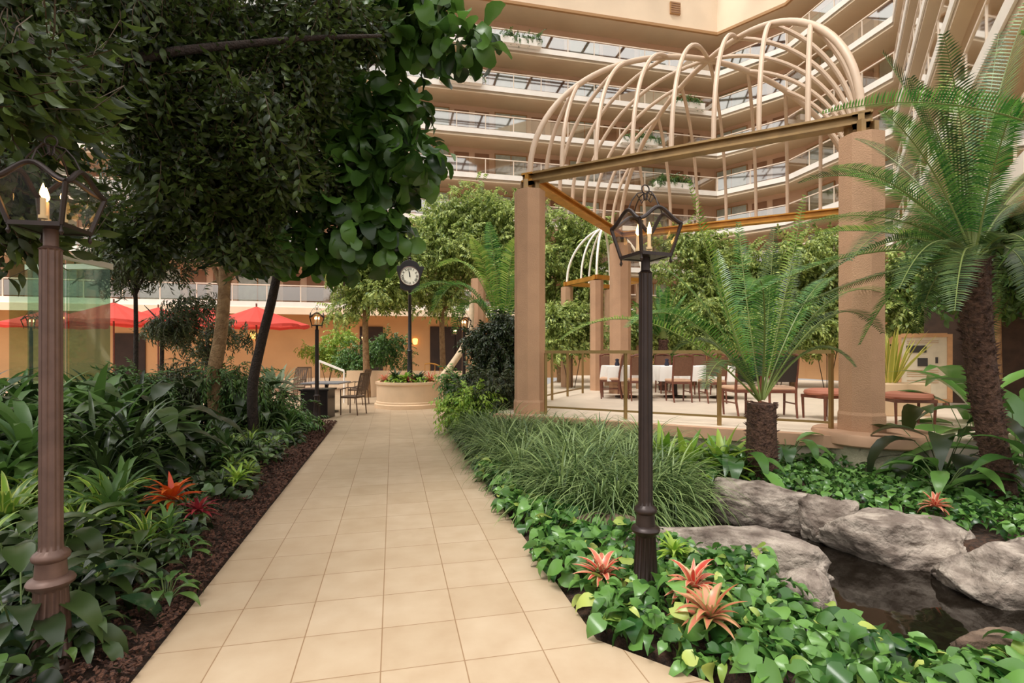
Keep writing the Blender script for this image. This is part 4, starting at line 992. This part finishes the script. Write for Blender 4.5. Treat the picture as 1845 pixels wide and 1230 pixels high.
# --- rosette plants
def rosette(temps, n, tilt0, tilt1, s0, s1, h=0.0, mats=None, name='plant', seed=0, base_r=.03, pet=None):
    g = np.random.default_rng(seed); k = np.arange(n); az = k * 2.39996 + g.random(n) * .4; f = (k + .5) / n
    tl = np.radians(tilt0 + (tilt1 - tilt0) * f + g.normal(size=n) * 6)     # elevation above horizontal
    d = np.stack([np.cos(az) * np.cos(tl), np.sin(az) * np.cos(tl), np.sin(tl)], 1)
    nn = np.stack([-np.cos(az) * np.sin(tl), -np.sin(az) * np.sin(tl), np.cos(tl)], 1)
    pos = np.stack([np.cos(az) * base_r, np.sin(az) * base_r, h * f + .01], 1)
    if pet: 
        L = pet * (.6 + .7 * g.random(n)); pos = pos + d * L[:, None]
        a2 = tl - np.radians(35 + 20 * g.random(n)); d2 = np.stack([np.cos(az) * np.cos(a2), np.sin(az) * np.cos(a2), np.sin(a2)], 1)
        n2 = np.stack([-np.cos(az) * np.sin(a2), -np.sin(az) * np.sin(a2), np.cos(a2)], 1)
        me = big_mesh(name, temps, g.integers(0, len(temps), n), basis(d2, n2), pos, s0 + (s1 - s0) * g.random(n), mats)
        return me, [((pos[i] - d[i] * L[i]), pos[i]) for i in range(n)]
    return big_mesh(name, temps, g.integers(0, len(temps), n), basis(d, nn), pos, s0 + (s1 - s0) * g.random(n), mats), None
def with_stems(name, me, st, label, cat, group=None, r=.005, smat=None):
    t = empty(name, (0, 0, 0), label, cat, group); link_mesh('foliage', me, t)
    if st:
        m_ = MB()
        for a, b in st: m_.tube([a, (Vector(a) + Vector(b)) / 2 + Vector((0, 0, .01)), b], r, 5)
        m_.build('stem', smat or M_stem, t, smooth=True)
    return t
ST = [strap_t(1, .045, 1.3), strap_t(1, .05, 1.9), strap_t(1, .045, .8)]
STw = [strap_t(1, .11, 1.2), strap_t(1, .12, 1.7), strap_t(1, .11, .7)]
STx = [strap_t(1, .20, .9), strap_t(1, .22, .5)]
OV = [leaf_t(1, .42, 6, 'oval', .15, .6, wave=.1), leaf_t(1, .46, 6, 'oval', .12, .9, wave=.15), leaf_t(1, .38, 6, 'oval', .2, .4)]
HT = [leaf_t(1, .8, 5, 'heart', .12, .3), leaf_t(1, .74, 5, 'heart', .2, .6), leaf_t(1, .84, 5, 'heart', .05, .9)]
GRASS = [strap_t(1, .022, 2.0, 7), strap_t(1, .02, 2.6, 7), strap_t(1, .024, 1.5, 7), strap_t(1, .02, 2.3, 7)]

def scatter_plants(protos, spots, labels_by_proto):
    """protos: list of roots; spots: (x,y,z,which,scale)"""
    used = set()
    for (x, y, z, w, s) in spots:
        rz = random.random() * 6.28
        if w not in used:
            o = protos[w]; o.location = (x, y, z); o.rotation_euler = (0, 0, rz); o.scale = (s,) * 3; used.add(w)
        else: dup(protos[w], (x, y, z), rz, None, None, s)
# liriope bank
pr = []
for j in range(4):
    me, _ = rosette(GRASS, 210, 5, 86, .50, .80, .05, [L_grass], 'liriope_clump', 100 + j, .05)
    o = link_mesh('liriope_clump', me); tag(o, 'arching clump of long green grass in the mass between path and pavilion', 'grass clump', 'liriope clumps on the bank'); pr.append(o)
LIR = [tuple(uv(1.42, 9.6).xy), tuple(uv(1.30, 7.0).xy), tuple(uv(1.35, 5.5).xy), (.55, 4.75), (1.05, 4.55), (1.5, 4.85), (1.75, 5.7), (1.95, 6.9), (.6, 8.5)]
sp_ = []; y = 4.5
while y < 9.8:
    x = -2.0
    while x < 2.4:
        xx, yy = x + random.uniform(-.08, .08), y + random.uniform(-.08, .08)
        if pdist(xx, yy, LIR) < 0: sp_.append((xx, yy, .0, random.randrange(4), random.uniform(.98, 1.22)))
        x += .27
    y += .25
scatter_plants(pr, sp_, None); print('liriope', len(sp_))
# pothos ground cover (uncountable leaves): near patch and far bank
def cover(label, test, x0, x1, y0, y1, n, size, mats, zfn, name='pothos_cover', hgt=.16, tempsel=HT):
    P = []
    while len(P) < n:
        x = random.uniform(x0, x1); y = random.uniform(y0, y1)
        if test(x, y): P.append((x, y, zfn(x, y) + .03 + hgt * random.random() ** .8 * (1 + .4 * math.sin(x * 5) * math.sin(y * 6))))
    P = np.array(P); az = RNG.random(n) * 6.28; el = RNG.normal(size=n) * .25 - .15
    d = np.stack([np.cos(az) * np.cos(el), np.sin(az) * np.cos(el), np.sin(el)], 1); nn = RNG.normal(size=(n, 3)) * .38 + np.array([0, -.15, 1.0])
    k = len(tempsel); choose = RNG.integers(0, k, n)
    T2 = list(tempsel) + [(t[0], t[1], t[2], t[3] + 1) for t in tempsel]; choose = np.where(RNG.random(n) < .08, choose + k, choose)
    me = big_mesh(name, T2, choose, basis(d, nn), P, size * (.6 + .8 * RNG.random(n)), mats)
    return tag(link_mesh(name, me), label, 'ground cover', kind='stuff')
def inv(x, y): return U.x * x + U.y * y, V.x * x + V.y * y
def near_ok(x, y):
    u, v = inv(x, y)
    if u < 1.03 + .05 * math.sin(v * 5): return False
    if v < 2.6 and u < 1.02 + (2.6 - v) * .84: return False
    if v > 5.6 and u > 1.35: return False
    return pdist(x, y) > -.02 and pdist(x, y, LIR) > -.12 and y < 6.8 and not (x > 2.4 and y > 3.1) and not (((x - 1.6) * .91 - (y - 3.98) * .41) ** 2 / .6 + ((x - 1.6) * .41 + (y - 3.98) * .91) ** 2 / .085 < 1) and not (math.hypot(x - 1.84, y - 3.28) < .2) and not (abs(x - 2.42) < .17 and abs(y - 2.62) < .09)
cover('bright green heart leaved pothos between the path and the pond, around the lamp post', near_ok, -1.2, 4.2, 1.35, 6.8, 5200, .102, [L_pothos, L_pothosy], groundR, tempsel=HT + [OV[0], OV[1]])
def far_ok(x, y):
    if (x - B.x - .1) ** 2 + (y - B.y) ** 2 < .64 ** 2: return False
    return pdist(x, y) > .12 and (y > 4.3 + .0 * x or x > 3.9) and x > 1.95 and y < 7.6 - (x - 2.4) * .46 and y > 5.9 - x * .55 + .3
cover('darker low ivy like ground cover on the far bank below the terrace', far_ok, 1.9, 7.0, 3.2, 7.4, 6500, .075, [L_pothos, L_fern], groundR, 'ivy_cover', .14)
def strip_ok(x, y):
    u, v = inv(x, y); return 1.0 < u < 1.6 and 5 < v < 10.5
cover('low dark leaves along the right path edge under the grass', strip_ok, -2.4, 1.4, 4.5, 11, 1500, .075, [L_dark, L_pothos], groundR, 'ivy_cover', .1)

# --- bromeliads
def brom(label, loc, s, mats, seed, group='bromeliads'):
    me, _ = rosette([strap_t(1, .24, 1.0), strap_t(1, .27, 1.5), strap_t(1, .22, .6)], 30, 4, 76, .12, .20, .03, mats, 'bromeliad', seed, .015)
    o = link_mesh('bromeliad', me, loc=loc, scale=s); tag(o, label, 'bromeliad', group)
brom('small red and cream bromeliad left of the front lamp post base', gr(1085, 1042, .12), 1.0, [L_brom], 1)
brom('vivid red bromeliad just right of the front lamp post base', gr(1248, 1068, .14), 1.15, [L_brom], 2)
brom('pink tipped bromeliad nearest the camera, below the vivid red one', gr(1278, 1120, .14), 1.15, [leafmat('pink_bromeliad_leaf', (190, 90, 66), (222, 160, 126), .3, .3, stripe=((150, 160, 90), .5, .9))], 3)
brom('orange bromeliad among dark plants in the left bed', gr(310, 905, .2), 1.5, [leafmat('orange_bromeliad_leaf', (196, 60, 24), (220, 110, 40), .3, .3)], 4)
brom('maroon bromeliad right of the orange one in the left bed', gr(358, 925, .18), .9, [leafmat('maroon_bromeliad_leaf', (110, 24, 40), (160, 60, 60), .3, .3)], 5)
brom('lime green bromeliad near the mulch in the left bed', gr(428, 868, .15), 1.1, [L_lime], 6)
brom('red bromeliad on the far bank below the palm', gr(1685, 915, .15), .8, [L_brom], 7)
brom('green bromeliad spike at the pond edge right of the lamp post', gr(1215, 1000, .1), .8, [L_lime], 8)
for j, (px, py, mm, lb) in enumerate(((630, 686, L_brom, 'red flowering plant at the left rim of the round planter'), (672, 0, None, ''),)):
    pass
for (dx, dy, s, mm, lb) in ((-.62, -.35, 1.3, L_brom, 'red leaved plant at the left rim of the round planter'), (.62, -.35, 1.3, L_brom, 'red leaved plant at the right rim of the round planter'),
                            (-.02, -.48, 1.5, L_lime, 'pale green rosette at the front centre of the round planter'), (.3, -.3, 1.6, L_dark, 'dark green plant right of centre in the round planter'),
                            (-.32, -.3, 1.6, L_dark, 'dark green plant left of centre in the round planter'), (.1, -.6, .9, leafmat('maroon_bromeliad_leaf', (110, 24, 40), (160, 60, 60)), 'maroon rosette hanging at the front rim of the round planter')):
    brom(lb, (pc.x + dx, pc.y + dy, .70), s * 1.25, [mm], int(dx * 10) + 20, 'plants in the clock planter')
ccx = lambda x, y: (x - pc.x) ** 2 + (y - pc.y) ** 2 < .78 ** 2 
cover('bright low greenery filling the round clock planter', ccx, pc.x - .8, pc.x + .8, pc.y - .8, pc.y + .8, 420, .09, [L_lime, L_pothosy], lambda x, y: .68, 'planter_greenery', .12)

# --- left bed plants
G = 'mixed foliage plants of the left bed'
def proto_plants():
    L = []
    me, _ = rosette(STw, 40, 5, 85, .38, .6, .12, [L_drac], 'dracaena', 1, .02); o = link_mesh('dracaena', me); tag(o, 'yellow green striped dracaena rosette in the left bed', 'dracaena', 'striped dracaenas in the left bed'); L.append(o)
    me, st = rosette(OV, 20, 20, 85, .30, .44, .05, [L_dark], 'foliage', 2, .04, pet=.34); L.append(with_stems('peace_lily', me, st, 'dark glossy broad leaved plant in the left bed', 'foliage plant', 'dark glossy plants in the left bed'))
    me, st = rosette(OV, 18, 30, 80, .22, .34, .05, [L_aglao], 'foliage', 3, .04, pet=.22); L.append(with_stems('aglaonema', me, st, 'mid green silvery broad leaved plant in the left bed', 'foliage plant', 'aglaonemas in the left bed'))
    me, _ = rosette([strap_t(1, .07, 1.3), strap_t(1, .07, 1.9)], 60, 0, 85, .35, .55, .3, [L_dark], 'cordyline', 4, .03); o = link_mesh('cordyline', me); tag(o, 'dark narrow leaved bushy plant in the left bed', 'foliage plant', 'dark narrow leaved plants in the left bed'); L.append(o)
    me, _ = rosette([strap_t(1, .16, 1.5), strap_t(1, .14, 1.0)], 26, 0, 80, .4, .62, .35, [L_fern], 'large_fern', 5, .03); o = link_mesh('large_fern', me); tag(o, 'dull green arching broad strap leaved plant in the left bed', 'foliage plant', 'arching plants in the left bed'); L.append(o)
    return L
PP = proto_plants(); sp_ = []
# tall row further back
v = 3.2
while v < 10.8:
    u = -1.75
    while u > -8.5:
        x, y = uv(u + random.uniform(-.12, .12), v + random.uniform(-.12, .12)).xy
        px = CX + F * x / y
        if -140 < px < 640 and y > 2.2 and not (math.hypot(x + 7, y - 8) < 1.2) and math.hypot(x + 2.17, y - 2.47) > .5:
            far = min(1, max(0, (v - 3.2) / 3.0)); edge = min(1, (-u - 1.4) / 1.4)
            s = (.55 + .55 * far + (.45 if v > 6 and u < -2.4 else 0)) * (.5 + .6 * edge); w = random.choices([0, 1, 2, 3, 4], [2.0, 1.4, 2.2, 2.2 * far + .2, 2.2 * far + .2])[0]
            if w == 0 and v > 5: s *= .62
            if 275 < px < 395 and 4.6 < y < 8.2: s *= .42
            if math.hypot(x + 5.3, y - 8.6) < .75: u -= .44; continue
            sp_.append((x, y, .05, w, s * random.uniform(.85, 1.15)))
        u -= .44
    v += .42
for (px, py, w, s) in ((60, 930, 0, .95), (190, 960, 0, .95), (265, 1000, 0, .62), (130, 990, 0, .6), (210, 880, 2, 1.0), (280, 870, 2, .9), (160, 930, 2, .8), (40, 1190, 1, .8), (130, 1120, 1, .6), (10, 1080, 1, .8), (190, 1070, 1, .45),
                       (300, 1090, 2, .45), (330, 1010, 2, .45), (240, 1060, 1, .5), (150, 1180, 1, .4), (90, 1060, 1, .8), (340, 960, 3, .5), (400, 900, 3, .45), (420, 860, 0, .5), (470, 830, 2, .6), (520, 790, 4, .6)):
    p = gr(px, py); sp_.append((p.x, p.y, .02, w, s))
scatter_plants(PP, sp_, None); print('left bed', len(sp_))
def left_ok(x, y):
    u, v = inv(x, y); return not (-5 < u < -3 and 6.2 < v < 7.8) and -8 < u < -1.5 - .12 * math.sin(v * 4) and 1.2 < v < 10.8 and -200 < CX + F * x / y < 700
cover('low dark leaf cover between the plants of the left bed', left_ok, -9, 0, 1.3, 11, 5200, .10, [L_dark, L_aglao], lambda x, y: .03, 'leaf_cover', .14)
# big ribbed leaves by the left lamp post
for (px, py, z, az, s, lb) in ((20, 960, .55, 20, .42, 'large dark ribbed leaf plant left of the brown lamp post'), (118, 1000, .45, -10, .42, 'large dark ribbed leaf plant right of the brown lamp post')):
    Y = 2.75; me, st = rosette([leaf_t(1, .5, 8, 'oval', .12, .7, wave=.05)], 9, 25, 75, .26, .34, .02, [leafmat('ribbed_leaf', (22, 40, 26), (50, 74, 46), .18, .1)], 'foliage', int(px), .03, pet=.2)
    t = with_stems('ribbed_leaf_plant', me, st, lb, 'foliage plant', None); t.location = (at(px, HY, Y).x, Y, .05)
# silver bush near the dark trunk foot, lime plants
me, _ = rosette(STx, 60, -5, 80, .22, .34, .3, [leafmat('silver_leaf', (120, 150, 120), (206, 216, 180), .4, .3)], 'silver_bush', 61, .12)
o = link_mesh('silver_bush', me, loc=(at(496, HY, 10.2).x, 10.2, .5), scale=1.4); tag(o, 'pale silvery leaved bush right of the dark leaning trunk', 'shrub')
me, _ = rosette(STx, 44, -5, 85, .4, .6, .1, [L_lime], 'birds_nest_fern', 63, .05)
fo = None
for px, py, lb in ((1235, 800, 'lime green strap leaved fern right of the lamp post below the terrace'), (1300, 795, 'lime green strap leaved fern left of the small cycad'), (1195, 790, 'lime green strap leaved fern just right of the lamp post shaft')):
    p = gr(px, py + 60, .1); o = link_mesh('birds_nest_fern', me, loc=(p.x, p.y, .1), rz=px, scale=.9); tag(o, lb, 'fern', 'lime ferns under the terrace')
me, st = rosette(OV, 16, 15, 70, .3, .46, .05, [L_pothos], 'foliage', 65, .04, pet=.28); pt = with_stems('philodendron', me, st, 'broad leaved philodendron at the foot of the small cycad', 'foliage plant', 'philodendrons by the pond')
pt.location = (at(1330, HY, 5.9).x, 5.9, .1)
for px, d, lb in ((1270, 6.1, 'broad leaved philodendron left of the small cycad above the pond'), (1420, 6.6, 'broad leaved philodendron between the small cycad and the round pier'), (1700, 5.2, 'broad leaved philodendron at the foot of the large palm trunk')):
    p = at(px, HY, d); dup(pt, (p.x, p.y, .12), px, lb)
# dark broad plants on the right in front of the terrace (banana like)
me, st = rosette([leaf_t(1, .36, 8, 'oval', .15, .8), leaf_t(1, .32, 8, 'oval', .2, 1.1)], 16, 15, 80, .6, .85, .05, [L_dark], 'foliage', 67, .05, pet=.5)
t = with_stems('broad_leaf_plant', me, st, 'dark broad leaved plant left of the large palm trunk', 'foliage plant'); t.location = (at(1700, HY, 5.9).x, 5.9, .15)
me, st = rosette([leaf_t(1, .36, 8, 'oval', .15, .5)], 12, 40, 88, .8, 1.1, .05, [L_pothos], 'foliage', 68, .05, pet=.6)
t = with_stems('banana_plant', me, st, 'tall broad leaved banana like plant at the right edge behind the palm trunk', 'foliage plant'); t.location = (at(1850, HY, 5.6).x, 5.6, .1)
t2 = None
for px, d, s_, lb in ((1760, 7.2, 1.1, 'tall broad leaved banana like plant behind the palm trunk, nearer the notice board'), (1880, 4.7, .62, 'broad leaved banana like plant lowest at the right edge of the photo')):
    p = at(px, HY, d); dup(t, (p.x, p.y, .1), px, lb, None, s_)
# potted snake plant
p = at(1612, HY, 8.8); t = empty('potted_snake_plant', (p.x, p.y, TZ), 'yellow edged snake plant in a beige trough right of the front column', 'potted plant')
MB().box((0, 0, .27), (.9, .42, .54)).build('trough', M_planter, t, bevel=.02)
me, _ = rosette([strap_t(1, .09, .15), strap_t(1, .1, .3)], 26, 60, 88, .7, .98, .02, [leafmat('snake_leaf', (120, 130, 40), (190, 186, 80), .4, .2, stripe=((224, 206, 110), .6, .85))], 'foliage', 70, .12)
link_mesh('foliage', me, t, loc=(-.1, 0, .53))

# ------------------------------------------------------------------ cycads / palms
def frond_mesh(pts3, leaf_len, n, vang=.5, droop=.3, lw=.016, name='frond', seed=0, fwd=.55, bare=.12):
    """pts3: base, control, tip (Bezier). leaflets both sides."""
    g = random.Random(seed); P0_, P1_, P2_ = [Vector(p) for p in pts3]
    def bz(t): return P0_ * (1 - t) ** 2 + P1_ * 2 * t * (1 - t) + P2_ * t * t
    def tg(t): return ((P1_ - P0_) * 2 * (1 - t) + (P2_ - P1_) * 2 * t).normalized()
    mb = MB(); mb.tube([bz(i / 14) for i in range(15)], [.012 * (1 - .8 * i / 14) for i in range(15)], 5)
    mb.mi = 1
    for i in range(n):
        t = bare + (1 - bare) * (i + .5) / n; c = bz(t); T = tg(t); up = Vector((0, 0, 1)); 
        if abs(T.z) > .97: up = Vector((0, 1, 0))
        X = T.cross(up).normalized(); N = X.cross(T).normalized(); k = math.sin(math.pi * min(1, .12 + .88 * ((t - bare) / (1 - bare)))) ** .55 
        L = leaf_len * max(.25, k) * g.uniform(.92, 1.06)
        for s in (-1, 1):
            d = (X * s + T * fwd + N * vang + Vector((g.uniform(-.06, .06),) * 3)).normalized(); w = T * lw / 2
            p1 = c + d * L * .5; p2 = c + d * L + Vector((0, 0, -droop * L))
            p1 = p1 + Vector((0, 0, -droop * L * .22))
            a = len(mb.v)
            mb.add([c - w * .6, c + w * .6, p1 + w, p1 - w, p2], [(0, 1, 2, 3), (3, 2, 4)])
    return mb
def cycad(name, base, crown_z, label, r0, r1, fronds, leafmats, lean=(0, 0), shag=True, dfl=.22, n=66, cat='palm', lw=.016):
    t = empty(name, base, label, cat, 'cycad palms'); b = Vector(base); h = crown_z - b.z; m_ = MB(); pts = []; rs = []
    for j in range(13):
        s = j / 12; pts.append((lean[0] * math.sin(s * 1.57), lean[1] * s, h * s)); rs.append(r0 + (r1 - r0) * s)
    m_.tube(pts, rs, 16)
    g = random.Random(5)
    for j in range(int(h * 260)):       # old leaf bases
        s = g.random(); k = s * 12; i = int(min(11, k)); p = Vector(pts[i]).lerp(Vector(pts[i + 1]), k - i); a = g.random() * 6.283; rr = r0 + (r1 - r0) * s
        o = Vector((math.cos(a), math.sin(a), 0)); c = p + o * rr * .9; sd = Vector((-o.y, o.x, 0)) * .016; tip = c + o * g.uniform(.025, .06) + Vector((0, 0, g.uniform(.01, .06)))
        m_.add([c - sd, c + sd, tip, c + Vector((0, 0, .03))], [(0, 1, 2), (1, 3, 2), (3, 0, 2)])
    m_.build('trunk', M_palmbark, t)
    cr_ = Vector(pts[-1]) + b
    for j, (tip, ctl, L, mi) in enumerate(fronds):
        tip = Vector(tip); ctl = Vector(ctl)
        mb = frond_mesh([Vector(pts[-1]) + (ctl - cr_).normalized() * .05, ctl - b, tip - b], L, n, seed=j, lw=lw, vang=g.uniform(.2, .55), droop=g.uniform(.1, .35))
        mb.build('frond', [M_rachis, leafmats[mi]], t)
    return t
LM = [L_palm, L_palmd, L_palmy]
# small cycad in the middle: fronds given by tip and bend
Yc = 5.9; cb = at(1372, HY, Yc); cz = EYE - 92 / F * Yc
fr_ = []
for (tx, ty, cx_, cy_, dy, cd, L, mi) in ((1240, 325, 1300, 560, -.2, 0, .17, 2), (1190, 480, 1270, 520, .4, .1, .2, 0), (1010, 612, 1160, 500, -.5, -.2, .22, 2), (1130, 590, 1230, 500, -.9, -.3, .22, 0), (1330, 400, 1345, 560, .5, .2, .2, 0),
                                          (1395, 410, 1385, 560, .2, .1, .2, 1), (1450, 350, 1410, 560, .1, .1, .16, 2), (1500, 500, 1450, 500, .5, .1, .2, 0), (1590, 600, 1500, 480, .2, 0, .22, 1), (1640, 560, 1500, 430, .9, .3, .22, 0),
                                          (1290, 450, 1310, 580, .9, .3, .2, 0), (1440, 450, 1400, 560, .8, .4, .2, 1), (1210, 640, 1280, 560, .5, .2, .2, 1), (1350, 520, 1390, 440, -1.3, -.7, .22, 0), (1540, 660, 1470, 570, -.5, -.2, .2, 1), (1270, 700, 1300, 590, -.9, -.4, .2, 1)):
    fr_.append((at(tx, ty, Yc + dy), at(cx_, cy_, Yc + cd), L, mi))
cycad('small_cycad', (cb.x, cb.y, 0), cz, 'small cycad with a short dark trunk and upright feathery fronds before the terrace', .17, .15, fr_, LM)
# large palm on the right
Yp = 5.0; pb = at(1812, HY, Yp); pb.z = .02; czp = EYE + (HY - 470) / F * Yp; lean = at(1755, HY, Yp).x - pb.x
fr_ = []
for (tx, ty, cx_, cy_, dy, cd, L, mi) in ((1400, 418, 1600, 340, -.8, -.4, .24, 0), (1440, 330, 1600, 270, .9, .4, .24, 1), (1480, 500, 1640, 380, .2, .1, .24, 1), (1330, 545, 1560, 410, -.5, -.2, .24, 0), (1590, 95, 1700, 260, .5, .2, .25, 1), (1640, 140, 1720, 280, -.2, 0, .22, 1),
                                          (1860, -10, 1760, 240, .3, .1, .28, 0), (1800, 60, 1770, 250, .8, .3, .22, 1), (1860, 420, 1830, 300, .6, .2, .22, 1), (1550, 620, 1640, 440, .6, .3, .24, 0), (1700, 130, 1740, 280, 1.2, .5, .22, 2),
                                          (1870, 560, 1840, 400, -.6, -.2, .24, 1), (1540, 250, 1640, 280, 1.4, .6, .24, 1), (1420, 560, 1600, 470, 1.2, .5, .22, 1), (1650, 600, 1690, 440, 1.2, .6, .22, 1), (1780, 640, 1780, 430, 1.5, .8, .22, 1), (1910, 300, 1830, 300, 1.2, .5, .24, 0), (1560, 400, 1650, 330, 1.6, .8, .22, 1)):
    fr_.append((at(tx, ty, Yp + dy), at(cx_, cy_, Yp + cd), L, mi))
for (tx, ty, cx_, cy_, dy, cd, mi) in ((1500, 300, 1620, 300, -.6, -.3, 0), (1530, 470, 1640, 330, -.9, -.5, 1), (1620, 520, 1680, 380, -1.0, -.5, 1), (1590, 200, 1680, 270, -.4, 0, 0), (1700, 60, 1745, 250, -.5, 0, 1), (1470, 420, 1620, 400, .9, .5, 2), (1830, 180, 1790, 280, -.7, -.3, 0), (1870, 470, 1830, 380, -1, -.4, 1), (1720, 560, 1735, 400, -1.1, -.6, 1)):
    fr_.append((at(tx, ty, Yp + dy), at(cx_, cy_, Yp + cd), .22, mi))
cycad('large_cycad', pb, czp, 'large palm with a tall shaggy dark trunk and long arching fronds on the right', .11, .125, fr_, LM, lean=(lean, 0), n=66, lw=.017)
# second palm rooted outside the right edge, fronds reaching in
Yq = 4.2; qb = at(2080, HY, Yq); qb.z = 0
fr_ = [(at(1900, -300, Yq + .8), at(2000, -200, Yq + .3), .26, 0), (at(1700, -260, Yq - .6), at(1900, -200, Yq), .26, 0), (at(1650, -200, Yq + 1.2), at(1900, -150, Yq + .5), .26, 0), (at(1480, 205, Yq - .1), at(1760, 130, Yq), .26, 0), (at(1840, 60, Yq + .3), at(1990, 100, Yq), .25, 0), (at(1800, 480, Yq + .3), at(1960, 260, Yq), .24, 0), (at(2300, 150, Yq), at(2200, 100, Yq), .24, 0), (at(2100, 0, Yq + 1), at(2100, 100, Yq + .4), .24, 0), (at(2050, 0, Yq - 1), at(2080, 100, Yq - .4), .24, 0)]  # fronds above the frame are unseen, added to shade the pond bank
cycad('large_cycad', qb, EYE + (HY - 330) / F * Yq, 'palm rooted beyond the right edge whose long frond crosses in front of the column', .15, .15, fr_, LM, n=95, lw=.016)
# distant areca palm
Ya = 13.0; ab = at(905, HY, Ya); fr_ = []
for (tx, ty, cx_, cy_) in ((780, 560, 830, 440), (790, 480, 860, 430), (850, 430, 880, 480), (930, 430, 915, 470), (960, 500, 930, 450), (820, 600, 850, 480), (880, 400, 895, 480), (970, 580, 940, 480), (740, 530, 830, 460)):
    fr_.append((at(tx, ty, Ya + random.uniform(-.8, .8)), at(cx_, cy_, Ya), .42, 2 if tx % 20 else 0))
cycad('areca_palm', (ab.x, ab.y, 0), EYE + (HY - 620) / F * Ya, 'feathery areca palm behind the vine mass right of the clock', .06, .05, fr_, LM, n=44, lw=.04)
# cycad inside the terrace (spiky) near the table
Ys = 14.5; sb = at(1195, HY, Ys); fr_ = []
for j in range(12):
    a = R(15 + j * 13.6); fr_.append((at(1195 + 75 * math.cos(a), 600 - 85 * math.sin(a), Ys + random.uniform(-.4, .4)), at(1195 + 30 * math.cos(a), 605 - 50 * math.sin(a), Ys), .2, 0))
cycad('small_cycad', (sb.x, sb.y, TZ), EYE + (HY - 612) / F * Ys, 'distant spiky cycad behind the white tables', .12, .12, fr_, LM, n=36, lw=.04)

# balcony planters with greenery
SPb = [sprig_t(9, .35, leaf_small, .13, 1.1, .8, 80 + j) for j in range(2)]
for (px, k, i, lb) in ((938, 7, 0, 'seventh storey'), (830, 6, 0, 'sixth storey'), (1235, 6, 0, 'sixth storey, further right'), (1150, 5, 0, 'fifth storey'), (1210, 4, 0, 'fourth storey')):
    q = on_edge(px, i, lvl(k) + .1, -.12); t = empty('balcony_planter', q, 'leafy planter hung on the %s far balcony' % lb, 'planter', 'balcony planters', TH)
    MB().box((0, -.12, .1), (2.6, .36, .4)).build('trough', M_white, t)
    crown(SPb, [(x, -.1, .5, .45, .22, .3) for x in (-.9, -.2, .5, .9)], 130, [L_fiddle, M_twig], .4, .8, 1.2, 'foliage', t)
